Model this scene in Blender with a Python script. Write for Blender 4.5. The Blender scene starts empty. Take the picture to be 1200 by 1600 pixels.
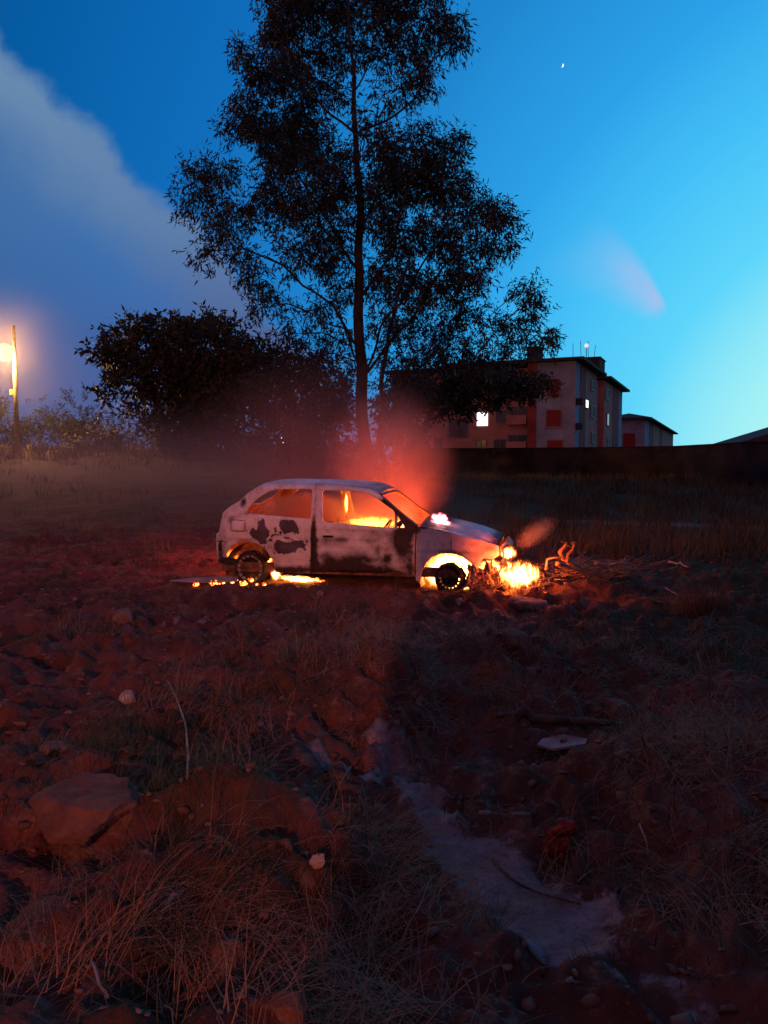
import bpy, bmesh, math, random
import numpy as np
from mathutils import Vector, Matrix, Euler, noise as mnoise
from mathutils.geometry import delaunay_2d_cdt
random.seed(7)
RNG = np.random.default_rng(11)
SC = bpy.context.scene
COL = SC.collection
PI = math.pi

# ------------------------------------------------------------------ camera
F = 1200.0                       # focal length in pixels of the 1200x1600 photograph
HOR = 723.0                      # row of the horizon in it
CAMZ = 1.6
PITCH = math.atan((800 - HOR) / F)
cam_data = bpy.data.cameras.new('camera')
cam_data.sensor_fit = 'VERTICAL'; cam_data.sensor_height = 36.0
cam_data.lens = 36.0 * F / 1600.0
cam_data.clip_start = 0.05; cam_data.clip_end = 3000
cam = bpy.data.objects.new('camera', cam_data); COL.objects.link(cam)
cam.location = (0, 0, CAMZ); cam.rotation_euler = (PI / 2 - PITCH, 0, 0)
SC.camera = cam
SC.view_settings.view_transform = 'Standard'; SC.view_settings.look = 'None'
SC.view_settings.exposure = 0.0; SC.view_settings.gamma = 1.0
try: SC.view_settings.use_curve_mapping = False
except Exception: pass
SC.render.engine = 'CYCLES'
cy = SC.cycles
cy.use_denoising = True
try: cy.denoiser = 'OPENIMAGEDENOISE'
except Exception: pass
cy.max_bounces = 5; cy.diffuse_bounces = 3; cy.glossy_bounces = 2; cy.transparent_max_bounces = 8
cy.volume_bounces = 0; cy.volume_step_rate = 1.0; cy.volume_max_steps = 64
cy.sample_clamp_indirect = 3.0; cy.sample_clamp_direct = 0
cy.caustics_reflective = False; cy.caustics_refractive = False

def pt(px, py, d):
    """the point at distance d (along the ground) seen at photo pixel px, py"""
    cp, sp = math.cos(PITCH), math.sin(PITCH)
    rx = (px - 600) / F; ru = (800 - py) / F
    dy = cp + ru * sp; dz = -sp + ru * cp
    return Vector((rx / dy * d, d, CAMZ + dz / dy * d))

# ------------------------------------------------------------------ world: dusk sky
def nodes_of(tree):
    tree.nodes.clear(); return tree.nodes, tree.links
class NB:
    """small helper that writes shader nodes as expressions"""
    def __init__(s, tree): s.t = tree; s.n = tree.nodes; s.l = tree.links
    def new(s, kind, **kw):
        nd = s.n.new(kind)
        for k, v in kw.items(): setattr(nd, k, v)
        return nd
    def put(s, sock, v):
        if isinstance(v, bpy.types.NodeSocket): s.l.new(v, sock)
        elif isinstance(v, (tuple, list)) and len(v) == 3 and sock.type == 'RGBA': sock.default_value = (*v, 1)
        else: sock.default_value = v
    def m(s, op, a, b=None, c=None, clamp=False):
        nd = s.new('ShaderNodeMath', operation=op); nd.use_clamp = clamp
        s.put(nd.inputs[0], a)
        if b is not None: s.put(nd.inputs[1], b)
        if c is not None: s.put(nd.inputs[2], c)
        return nd.outputs[0]
    def smooth(s, x, a, b, lo=0.0, hi=1.0):
        nd = s.new('ShaderNodeMapRange', interpolation_type='SMOOTHSTEP')
        s.put(nd.inputs[0], x); s.put(nd.inputs[1], a); s.put(nd.inputs[2], b); s.put(nd.inputs[3], lo); s.put(nd.inputs[4], hi)
        return nd.outputs[0]
    def ramp(s, x, stops, interp='LINEAR'):
        nd = s.new('ShaderNodeValToRGB'); cr = nd.color_ramp; cr.interpolation = interp
        while len(cr.elements) < len(stops): cr.elements.new(0.5)
        for e, (p, c) in zip(cr.elements, stops): e.position = p; e.color = (*c, 1)
        s.put(nd.inputs[0], x); return nd.outputs[0]
    def noise(s, vec, scale, detail=4, rough=0.55, dist=0.0, out=0):
        nd = s.new('ShaderNodeTexNoise')
        if vec is not None: s.put(nd.inputs['Vector'], vec)
        nd.inputs['Scale'].default_value = scale; nd.inputs['Detail'].default_value = detail
        nd.inputs['Roughness'].default_value = rough; nd.inputs['Distortion'].default_value = dist
        return nd.outputs[out]
    def mix(s, f, a, b, blend='MIX'):
        nd = s.new('ShaderNodeMix', data_type='RGBA', blend_type=blend)
        s.put(nd.inputs[0], f); s.put(nd.inputs[6], a); s.put(nd.inputs[7], b)
        return nd.outputs[2]
def lin(r, g, b):
    return tuple(((c / 255) / 12.92 if c / 255 <= 0.04045 else ((c / 255 + 0.055) / 1.055) ** 2.4) for c in (r, g, b))

world = bpy.data.worlds.new('World'); SC.world = world; world.use_nodes = True
nodes_of(world.node_tree); B = NB(world.node_tree)
geo = B.new('ShaderNodeTexCoord').outputs['Generated']
nrm = B.new('ShaderNodeVectorMath', operation='NORMALIZE'); B.put(nrm.inputs[0], geo)
dirv = nrm.outputs[0]
sep = B.new('ShaderNodeSeparateXYZ'); B.put(sep.inputs[0], dirv)
X, Y, Z = sep.outputs
GA, GE = math.radians(38), math.radians(-4)          # where the last light of the sun sits, below the horizon to the right
dot = B.new('ShaderNodeVectorMath', operation='DOT_PRODUCT')
B.put(dot.inputs[0], dirv); dot.inputs[1].default_value = (math.sin(GA) * math.cos(GE), math.cos(GA) * math.cos(GE), math.sin(GE))
t = dot.outputs['Value']
sky = B.ramp(B.smooth(t, -1.0, 1.0) if False else B.m('MULTIPLY_ADD', t, 0.5, 0.5), [
    (0.0, (0.27, 0.115, 0.175)), (0.35, (0.16, 0.08, 0.145)), (0.55, (0.015, 0.065, 0.20)), (0.69, lin(2, 90, 160)), (0.78, lin(12, 108, 186)),
    (0.86, lin(28, 132, 206)), (0.91, lin(42, 160, 232)), (0.94, lin(66, 190, 246)), (0.966, lin(92, 212, 250)), (0.984, lin(160, 240, 246)), (1.0, lin(205, 246, 240))])
# clouds: a soft grey bank of drifting smoke cloud up on the left, one short wisp on the right
Ys = B.m('MAXIMUM', Y, 0.05)
a = B.m('DIVIDE', X, Ys); b = B.m('DIVIDE', Z, Ys)
cmb = B.new('ShaderNodeCombineXYZ'); B.put(cmb.inputs[0], a); B.put(cmb.inputs[1], b)
ab = cmb.outputs[0]
n1 = B.noise(ab, 5.0, 4, 0.5); n2 = B.noise(ab, 14.0, 5, 0.55)
s_ = B.m('ADD', B.m('ADD', b, B.m('MULTIPLY', a, 1.02)), -0.035)
s_ = B.m('ADD', s_, B.m('MULTIPLY', B.m('SUBTRACT', n1, 0.5), 0.16))
s_ = B.m('ADD', s_, B.m('MULTIPLY', B.m('SUBTRACT', n2, 0.5), 0.07))
edge = B.smooth(s_, 0.018, -0.022)
inner = B.smooth(s_, -0.03, -0.15, 1.0, 0.45)                     # thinner just behind its edge
low = B.smooth(b, 0.28, 0.02, 0.0, 0.5)
dens = B.m('MULTIPLY', edge, B.m('ADD', inner, low), clamp=True)
front = B.smooth(Y, 0.0, 0.3)
dens = B.m('MULTIPLY', B.m('MULTIPLY', dens, 0.84), front, clamp=True)
cloudcol = B.ramp(b, [(0.0, lin(92, 88, 130)), (0.16, lin(80, 92, 140)), (0.30, lin(100, 128, 166)), (0.5, lin(112, 146, 180)), (0.62, lin(92, 134, 176))])
sky = B.mix(dens, sky, cloudcol)
# wisp
ca, sa = math.cos(math.radians(-55)), math.sin(math.radians(-55))
wa = B.m('SUBTRACT', a, 0.355); wb = B.m('SUBTRACT', b, 0.195)     # its bright tip
al = B.m('ADD', B.m('MULTIPLY', wa, -ca), B.m('MULTIPLY', wb, -sa))      # distance back along it
ac = B.m('ADD', B.m('MULTIPLY', wa, -sa), B.m('MULTIPLY', wb, ca))       # across
ac = B.m('ADD', ac, B.m('MULTIPLY', B.m('MULTIPLY', al, al), 1.6))
w1 = B.m('MULTIPLY', B.smooth(al, -0.012, 0.012), B.smooth(al, 0.16, 0.0))
wid = B.m('MULTIPLY_ADD', al, 0.30, 0.014)
q = B.m('DIVIDE', ac, wid)
w2 = B.m('MULTIPLY', B.smooth(q, 0.8, 0.3), B.smooth(q, -2.0, 0.3))
wn = B.noise(ab, 30.0, 4, 0.5)
wm = B.m('MULTIPLY', B.m('MULTIPLY', w1, w2), B.m('MULTIPLY_ADD', wn, 0.7, 0.3), clamp=True)
sky = B.mix(B.m('MULTIPLY', wm, 1.15, clamp=True), sky, lin(168, 190, 235))
nish = B.new('ShaderNodeTexSky'); nish.sky_type = 'NISHITA'; nish.sun_disc = False
nish.sun_elevation = math.radians(-3); nish.sun_rotation = GA
sky = B.mix(0.02, sky, nish.outputs[0], 'ADD')
bg = B.new('ShaderNodeBackground'); B.put(bg.inputs[0], sky); bg.inputs[1].default_value = 1.0
wo = B.new('ShaderNodeOutputWorld'); B.l.new(bg.outputs[0], wo.inputs[0])

def lamp(name, loc, power, col, radius=0.1, parent=None):
    L = bpy.data.lights.new(name, 'POINT'); L.energy = power; L.color = col; L.shadow_soft_size = radius
    o = bpy.data.objects.new(name, L); COL.objects.link(o); o.location = loc
    if parent: o.parent = parent
    return o

# ------------------------------------------------------------------ helpers
def tag(o, label=None, cat=None, group=None, kind=None):
    if label: o['label'] = label
    if cat: o['category'] = cat
    if group: o['group'] = group
    if kind: o['kind'] = kind
    return o
def empty(name, loc=(0, 0, 0), rz=0.0):
    o = bpy.data.objects.new(name, None); COL.objects.link(o); o.location = loc; o.rotation_euler = (0, 0, rz)
    o.empty_display_size = 0.2
    return o
def link_mesh(name, me, mats=None, parent=None, smooth=False):
    o = bpy.data.objects.new(name, me); COL.objects.link(o)
    if mats:
        for m_ in (mats if isinstance(mats, (list, tuple)) else [mats]): me.materials.append(m_)
    if parent: o.parent = parent
    if smooth: me.polygons.foreach_set('use_smooth', [True] * len(me.polygons))
    return o
def np_mesh(name, V, Fc, attrs=None):
    """V (n,3) floats, Fc (m,k) ints"""
    me = bpy.data.meshes.new(name)
    V = np.asarray(V, np.float32); Fc = np.asarray(Fc, np.int32)
    k = Fc.shape[1]
    me.vertices.add(len(V)); me.vertices.foreach_set('co', V.ravel())
    me.loops.add(Fc.size); me.loops.foreach_set('vertex_index', Fc.ravel())
    me.polygons.add(len(Fc)); me.polygons.foreach_set('loop_start', np.arange(0, Fc.size, k, dtype=np.int32))
    try: me.polygons.foreach_set('loop_total', np.full(len(Fc), k, np.int32))
    except Exception: pass
    me.update(calc_edges=True); me.validate()
    for nm, arr in (attrs or {}).items():
        at = me.attributes.new(nm, 'FLOAT', 'POINT'); at.data.foreach_set('value', np.asarray(arr, np.float32))
    return me
class MB:
    """collects boxes, tubes, prisms, lumps; build() links them as one mesh object"""
    def __init__(s): s.v = []; s.f = []
    def add(s, vs, fs):
        n = len(s.v); s.v += [tuple(p) for p in vs]; s.f += [tuple(i + n for i in f) for f in fs]; return s
    def box(s, x0, x1, y0, y1, z0, z1):
        v = [(x0, y0, z0), (x1, y0, z0), (x1, y1, z0), (x0, y1, z0), (x0, y0, z1), (x1, y0, z1), (x1, y1, z1), (x0, y1, z1)]
        return s.add(v, [(0, 3, 2, 1), (4, 5, 6, 7), (0, 1, 5, 4), (1, 2, 6, 5), (2, 3, 7, 6), (3, 0, 4, 7)])
    def tube(s, pts, rad, n=8, cap=True):
        pts = [Vector(p) for p in pts]
        if not hasattr(rad, '__len__'): rad = [rad] * len(pts)
        vs = []; fs = []; up = None
        for i, p in enumerate(pts):
            d = (pts[min(i + 1, len(pts) - 1)] - pts[max(i - 1, 0)])
            d = d.normalized() if d.length > 1e-9 else Vector((0, 0, 1))
            if up is None: up = d.orthogonal().normalized()
            up = (up - d * up.dot(d)); up = up.normalized() if up.length > 1e-6 else d.orthogonal().normalized()
            sd = d.cross(up)
            for k in range(n):
                an = 2 * PI * k / n
                vs.append(p + (up * math.cos(an) + sd * math.sin(an)) * rad[i])
        for i in range(len(pts) - 1):
            for k in range(n):
                fs.append((i * n + k, i * n + (k + 1) % n, (i + 1) * n + (k + 1) % n, (i + 1) * n + k))
        if cap:
            fs.append(tuple(reversed(range(n)))); fs.append(tuple((len(pts) - 1) * n + k for k in range(n)))
        return s.add(vs, fs)
    def prism(s, poly, y0, y1):
        """poly of (x,z), from y0 to y1"""
        n = len(poly)
        v = [(x, y0, z) for x, z in poly] + [(x, y1, z) for x, z in poly]
        f = [tuple(range(n)), tuple(reversed(range(n, 2 * n)))] + [(i, i + n, (i + 1) % n + n, (i + 1) % n) for i in range(n)]
        return s.add(v, f)
    def lump(s, c, r, seed=0, amp=0.3, sub=2, freq=1.5):
        bm = bmesh.new(); bmesh.ops.create_icosphere(bm, subdivisions=sub, radius=1)
        r = r if hasattr(r, '__len__') else (r, r, r); c = Vector(c); off = Vector((seed * 3.7, seed * 1.3, seed * 2.1))
        vs = []
        for v in bm.verts:
            k = 1 + amp * mnoise.noise(v.co * freq + off) + amp * 0.4 * mnoise.noise(v.co * freq * 3 + off)
            vs.append(c + Vector((v.co.x * r[0] * k, v.co.y * r[1] * k, v.co.z * r[2] * k)))
        fs = [tuple(v.index for v in f.verts) for f in bm.faces]; bm.free()
        return s.add(vs, fs)
    def build(s, name, mat=None, parent=None, smooth=False, bevel=0):
        me = bpy.data.meshes.new(name); me.from_pydata(s.v, [], s.f); me.update()
        o = link_mesh(name, me, mat, parent, smooth)
        if bevel:
            md = o.modifiers.new('bevel', 'BEVEL'); md.width = bevel; md.segments = 2; md.limit_method = 'ANGLE'
        return o

# vectorised value-gradient noise
_perm = RNG.permutation(256); _perm = np.concatenate([_perm, _perm, _perm])
_g = RNG.normal(size=(256, 2)); _g /= np.linalg.norm(_g, axis=1)[:, None]
def pn(x, y):
    x = np.asarray(x, float); y = np.asarray(y, float)
    xi = np.floor(x).astype(int); yi = np.floor(y).astype(int); xf = x - xi; yf = y - yi
    u = xf * xf * xf * (xf * (xf * 6 - 15) + 10); v = yf * yf * yf * (yf * (yf * 6 - 15) + 10)
    def g(ix, iy, fx, fy):
        h = _g[_perm[_perm[ix & 255] + (iy & 255)]]; return h[..., 0] * fx + h[..., 1] * fy
    a = g(xi, yi, xf, yf); b = g(xi + 1, yi, xf - 1, yf); c = g(xi, yi + 1, xf, yf - 1); d = g(xi + 1, yi + 1, xf - 1, yf - 1)
    return (a + (b - a) * u) + ((c + (d - c) * u) - (a + (b - a) * u)) * v
def fbm(x, y, f, oct=4, gain=0.5):
    s = 0; a = 1.0
    for i in range(oct):
        s = s + a * pn(x * f + 17.3 * i, y * f - 9.1 * i); f *= 2.03; a *= gain
    return s
def sst(x, a, b):
    t_ = np.clip((np.asarray(x, float) - a) / (b - a), 0, 1); return t_ * t_ * (3 - 2 * t_)
def gauss(x, y, cx, cy_, rx, ry, rot=0.0):
    c, s = math.cos(rot), math.sin(rot); dx = x - cx; dy = y - cy_
    return np.exp(-(((dx * c + dy * s) / rx) ** 2 + ((-dx * s + dy * c) / ry) ** 2))

# ------------------------------------------------------------------ materials
def new_mat(name):
    m_ = bpy.data.materials.new(name); m_.use_nodes = True
    nodes_of(m_.node_tree); b_ = NB(m_.node_tree)
    out = b_.new('ShaderNodeOutputMaterial'); return m_, b_, out
def simple(name, c1, c2, rough=0.8, scale=6.0, bump=0.2, metal=0.0, detail=5, attr=None, spec=0.3, bscale=None):
    m_, b_, out = new_mat(name)
    co = b_.new('ShaderNodeTexCoord').outputs['Object']
    n = b_.noise(co, scale, detail, 0.6)
    f = b_.smooth(n, 0.35, 0.65)
    if attr:
        at = b_.new('ShaderNodeAttribute', attribute_name=attr).outputs['Fac']
        f = b_.m('MULTIPLY_ADD', f, 0.4, b_.m('MULTIPLY', at, 0.6))
    col = b_.mix(f, c1, c2)
    p = b_.new('ShaderNodeBsdfPrincipled'); b_.put(p.inputs['Base Color'], col)
    p.inputs['Roughness'].default_value = rough; p.inputs['Metallic'].default_value = metal
    p.inputs['Specular IOR Level'].default_value = spec
    if bump:
        bp = b_.new('ShaderNodeBump'); bp.inputs['Strength'].default_value = bump; bp.inputs['Distance'].default_value = 0.02
        b_.put(bp.inputs['Height'], b_.noise(co, bscale or scale * 4, 5, 0.6)); b_.l.new(bp.outputs[0], p.inputs['Normal'])
    b_.l.new(p.outputs[0], out.inputs[0]); return m_
def emit(name, col, strength):
    m_, b_, out = new_mat(name); e = b_.new('ShaderNodeEmission'); b_.put(e.inputs[0], col); e.inputs[1].default_value = strength
    b_.l.new(e.outputs[0], out.inputs[0]); return m_

M = {}
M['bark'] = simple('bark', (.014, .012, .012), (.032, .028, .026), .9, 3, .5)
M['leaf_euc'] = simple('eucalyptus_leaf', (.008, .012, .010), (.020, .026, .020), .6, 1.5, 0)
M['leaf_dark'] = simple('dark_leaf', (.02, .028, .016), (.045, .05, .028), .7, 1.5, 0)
M['leaf_shrub'] = simple('shrub_leaf', (.05, .06, .02), (.12, .11, .04), .7, 2, 0)
M['straw'] = simple('dry_straw', (.10, .05, .03), (.30, .165, .09), .8, 3, 0, attr='tone')
M['grass_green'] = simple('green_blades', (.02, .035, .012), (.06, .075, .025), .7, 3, 0, attr='tone')
M['grass_far'] = simple('field_grass', (.06, .055, .022), (.15, .12, .05), .8, 1, 0, attr='tone')
M['stone'] = simple('earthy_stone', (.09, .05, .04), (.19, .125, .105), .9, 6, .6)
M['stone_pale'] = simple('pale_stone', (.26, .20, .18), (.42, .35, .32), .9, 9, .4)
M['clod'] = simple('red_clod', (.10, .045, .032), (.17, .08, .055), .95, 7, .7)
M['wood_grey'] = simple('weathered_wood', (.14, .10, .08), (.34, .27, .22), .85, 8, .5)
M['wood_char'] = simple('charred_wood', (.03, .02, .018), (.10, .06, .045), .85, 8, .6)
M['wood_root'] = simple('root_wood', (.20, .10, .06), (.42, .24, .15), .8, 9, .6)
M['metal_pole'] = simple('pole_paint', (.12, .11, .10), (.22, .20, .18), .6, 4, .1)
M['rust'] = simple('burnt_steel', (.07, .035, .025), (.24, .12, .075), .85, 7, .4)
M['rust_inner'] = simple('burnt_inner_steel', (.16, .09, .06), (.42, .30, .22), .85, 5, .3)
M['soot'] = simple('sooty_black', (.012, .01, .01), (.05, .04, .038), .9, 12, .4)
M['alloy'] = simple('scorched_rim', (.05, .035, .033), (.20, .15, .14), .7, 12, .3, metal=.3)
M['ash'] = simple('ash', (.16, .13, .12), (.38, .33, .31), .95, 14, .5)
M['plastic_red'] = simple('red_cloth', (.16, .012, .01), (.30, .03, .02), .8, 8, .3)
M['sheet_pale'] = simple('pale_sheet', (.20, .15, .15), (.36, .29, .29), .8, 5, .2)

M['wall_pale'] = simple('pale_render', (.17, .19, .26), (.25, .28, .36), .9, .5, .1)
M['wall_pale2'] = simple('grey_render', (.20, .23, .30), (.27, .30, .38), .9, .5, .1)
M['wall_red'] = simple('red_render', (.20, .035, .03), (.28, .055, .045), .9, .6, .1)
M['wall_brown'] = simple('brown_render', (.34, .13, .10), (.46, .20, .15), .9, .6, .1)
M['roofing'] = simple('dark_roof', (.03, .02, .02), (.06, .04, .04), .9, 2, .2)
M['glass'] = simple('window_glass', (.07, .06, .07), (.13, .11, .12), .7, .5, 0, spec=.15)
M['glass_dark'] = simple('dark_glass', (.02, .02, .03), (.04, .04, .05), .2, .5, 0, spec=.6)
M['red_shutter'] = simple('red_shutter', (.17, .012, .010), (.22, .018, .014), .7, 2, .1)
M['frame'] = simple('window_frame', (.14, .13, .15), (.2, .19, .21), .6, 2, 0)
M['lit_white'] = emit('lit_window', (.86, .97, 1), 3.0)
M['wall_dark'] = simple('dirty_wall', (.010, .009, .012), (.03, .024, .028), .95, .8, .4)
# burnt white paint, with bare dark patches and soot
def paint_mat():
    m_, b_, out = new_mat('burnt_white_paint')
    co = b_.new('ShaderNodeTexCoord').outputs['Object']
    soot = b_.new('ShaderNodeAttribute', attribute_name='soot').outputs['Fac']
    patch = b_.new('ShaderNodeAttribute', attribute_name='patch').outputs['Fac']
    nA = b_.noise(co, 3.0, 6, 0.65); nB = b_.noise(co, 14.0, 6, 0.7); nC = b_.noise(co, 40, 4, 0.6)
    base = b_.mix(b_.smooth(nA, .3, .7), (.56, .45, .45), (.80, .72, .74))
    nD = b_.noise(co, 5.5, 8, .75)
    base = b_.mix(b_.smooth(nD, .50, .66, 0, .55), base, (.30, .19, .16))
    base = b_.mix(b_.smooth(nB, .57, .68, 0, .55), base, (.20, .11, .09))
    base = b_.mix(b_.m('MULTIPLY', b_.smooth(nC, .62, .7), .35), base, (.20, .12, .10))
    s = b_.m('ADD', soot, b_.m('MULTIPLY', b_.m('SUBTRACT', nB, .5), b_.m('MULTIPLY_ADD', soot, 1.1, .05)))
    base = b_.mix(b_.smooth(s, .18, .95), base, (.035, .02, .018))
    pm = b_.smooth(b_.m('ADD', patch, b_.m('ADD', b_.m('MULTIPLY', b_.m('SUBTRACT', nB, .5), .10), b_.m('MULTIPLY', b_.m('SUBTRACT', nC, .5), .05))), .005, -.003)
    base = b_.mix(pm, base, b_.mix(b_.smooth(nA, .4, .6), (.055, .035, .045), (.10, .075, .10)))
    p = b_.new('ShaderNodeBsdfPrincipled'); b_.put(p.inputs['Base Color'], base)
    b_.put(p.inputs['Roughness'], b_.smooth(nB, .3, .7, .5, .85)); p.inputs['Specular IOR Level'].default_value = .35
    bp = b_.new('ShaderNodeBump'); bp.inputs['Strength'].default_value = .35; bp.inputs['Distance'].default_value = .01
    b_.put(bp.inputs['Height'], b_.m('ADD', nB, b_.m('MULTIPLY', pm, -.4))); b_.l.new(bp.outputs[0], p.inputs['Normal'])
    b_.l.new(p.outputs[0], out.inputs[0]); return m_
M['paint'] = paint_mat()

# ground
def ground_mat():
    m_, b_, out = new_mat('red_earth')
    co = b_.new('ShaderNodeNewGeometry').outputs['Position']
    sand = b_.new('ShaderNodeAttribute', attribute_name='sand').outputs['Fac']
    veg = b_.new('ShaderNodeAttribute', attribute_name='veg').outputs['Fac']
    nA = b_.noise(co, 1.1, 6, .6); nB = b_.noise(co, 7, 8, .7); nC = b_.noise(co, 38, 6, .7)
    base = b_.mix(b_.smooth(nA, .35, .65), (.075, .031, .024), (.16, .062, .046))
    base = b_.mix(b_.smooth(nB, .52, .70, 0, .8), base, (.24, .15, .11))
    base = b_.mix(b_.smooth(nC, .58, .75, 0, .6), base, (.30, .20, .15))
    base = b_.mix(b_.smooth(nC, .42, .30, 0, .7), base, (.035, .02, .018))
    base = b_.mix(b_.m('MULTIPLY', veg, b_.smooth(nB, .25, .6, .55, 1.0), clamp=True), base, b_.mix(nC, (.022, .026, .012), (.06, .055, .026)))
    sm = b_.smooth(b_.m('ADD', sand, b_.m('MULTIPLY', b_.m('SUBTRACT', nB, .5), 2.0)), .34, .62)
    base = b_.mix(sm, base, b_.mix(b_.smooth(nC, .50, .68, 0, .7), b_.mix(b_.smooth(nB, .3, .7), (.12, .085, .088), (.23, .175, .185)), (.07, .045, .042)))
    p = b_.new('ShaderNodeBsdfPrincipled'); b_.put(p.inputs['Base Color'], base)
    p.inputs['Roughness'].default_value = .95; p.inputs['Specular IOR Level'].default_value = .15
    bp = b_.new('ShaderNodeBump'); bp.inputs['Distance'].default_value = .05
    b_.put(bp.inputs['Strength'], b_.m('MULTIPLY_ADD', sm, -.6, .9))
    h = b_.m('ADD', b_.m('MULTIPLY', nB, .8), b_.m('MULTIPLY', nC, .35)); b_.put(bp.inputs['Height'], h)
    b_.l.new(bp.outputs[0], p.inputs['Normal']); b_.l.new(p.outputs[0], out.inputs[0]); return m_
M['ground'] = ground_mat()

# ------------------------------------------------------------------ the ground
YP = [-30, 0, 8, 9.2, 11, 13, 20, 28, 38, 46, 60, 90, 500]
ZL = [0, 0, .02, .07, .08, .12, .62, 1.35, 2.15, 2.45, 2.1, .5, 0]
ZR = [0, 0, .0, .04, .05, .05, .10, .45, .72, .70, .4, 0, 0]
# the bare sandy streak in the lower right (x, y)
SAND = [(.27, 3.05), (.42, 2.82), (.62, 2.55), (.80, 2.32), (.95, 2.15)]
def polydist(x, y, pts):
    d = np.full(np.shape(x), 1e9)
    for (x0, y0), (x1, y1) in zip(pts[:-1], pts[1:]):
        ex, ey = x1 - x0, y1 - y0; tt = np.clip(((x - x0) * ex + (y - y0) * ey) / (ex * ex + ey * ey), 0, 1)
        d = np.minimum(d, np.hypot(x - x0 - tt * ex, y - y0 - tt * ey))
    return d
def sand_mask(x, y):
    m_ = 1 - sst(polydist(x, y, [(.36, 3.08), (.50, 2.78), (.62, 2.56)]), .0, .34)
    m_ = np.maximum(m_, .5 * (1 - sst(polydist(x, y, [(.70, 2.42), (.9, 2.15)]), .0, .16)))
    m_ = np.maximum(m_, .72 * (1 - sst(polydist(x, y, [(-.04, 4.5), (.12, 4.0), (.16, 3.7), (.27, 3.3)]), .0, .22)))
    m_ = np.maximum(m_, .8 * (1 - sst(polydist(x, y, [(-.42, 4.15), (-.05, 3.95)]), .0, .13)))
    m_ = np.maximum(m_, .33 * (1 - sst(polydist(x, y, [(-1.0, 6.9), (-.2, 6.3), (.7, 6.2)]), .0, .22)))
    m_ = np.maximum(m_, .36 * (1 - sst(polydist(x, y, [(-2.6, 7.3), (-1.7, 7.5), (-1.4, 8.3)]), .0, .3)))
    return m_
def H(x, y):
    x = np.asarray(x, float); y = np.asarray(y, float)
    sx = sst(x + .12 * y, -2, 8)
    z = np.interp(y, YP, ZL) * (1 - sx) + np.interp(y, YP, ZR) * sx
    near = 1 - sst(y, 9, 20)
    carpad = np.exp(-(((x + .3) / 2.6) ** 4 + ((y - 10.1) / 1.15) ** 4))
    rough = 1 - .8 * carpad
    z = z + (.11 * fbm(x, y, .55, 3) + .10 * fbm(x + 5, y, 1.5, 3) * (.4 + .6 * near)) * rough * (.55 + .45 * near)
    r = 1 - np.abs(fbm(x, y + 3, 2.6, 3)) * 2.2
    z = z + .085 * (r - .6) * rough * near
    bl = 1 - 2.2 * np.abs(fbm(x - 7, y, 1.9, 3)); z = z + .05 * np.clip(np.abs(fbm(x + 9, y, 3.1, 2)) * 2.4 - .4, -.4, .8) * rough * near + .03 * bl * near * rough
    z = z + (.034 * fbm(x, y, 8, 4) + .014 * fbm(x, y, 28, 2)) * near * rough
    # crest of dug earth in front of the car, hiding the foot of its wheels
    z = z + .10 * gauss(x, y, .55, 8.62, 1.6, .26, -.06) + .05 * gauss(x, y, -1.7, 8.75, .9, .2)
    # two soft banks with grass hanging over them, a hollow between
    z = z + .20 * gauss(x, y, -.15, 5.3, .7, .6) + .16 * gauss(x, y, .95, 5.9, 1.0, .55)
    z = z + .26 * gauss(x, y, 1.45, 3.35, .55, .55) - .10 * gauss(x, y, .45, 4.2, .8, .35)
    z = z + .16 * gauss(x, y, -1.25, 3.3, .45, .35) + .12 * gauss(x, y, -.55, 3.1, .3, .4) + .22 * gauss(x, y, 2.4, 4.6, .9, .8)
    z = z - .06 * gauss(x, y, .0, 2.6, .3, 1.0)
    sm = sand_mask(x, y); zs = -.02 + .02 * fbm(x, y, 1.5, 2)
    k = np.clip(sm * 1.2, 0, 1) * (y < 3.3)
    return z * (1 - k) + zs * k
def Hs(x, y): return float(H(np.array([x]), np.array([y]))[0])
def ray_ground(px, py):
    """where the photo pixel meets the ground"""
    p1 = pt(px, py, 1.0); c = Vector((0, 0, CAMZ)); d = (p1 - c)
    ts = np.concatenate([np.arange(1.2, 14, .02), np.arange(14, 90, .15)])
    zz = c.z + d.z * ts - H(d.x * ts, ts)
    i = np.argmax(zz < 0) if (zz < 0).any() else len(ts) - 1
    return Vector((d.x * ts[i], ts[i], Hs(d.x * ts[i], ts[i])))

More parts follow.
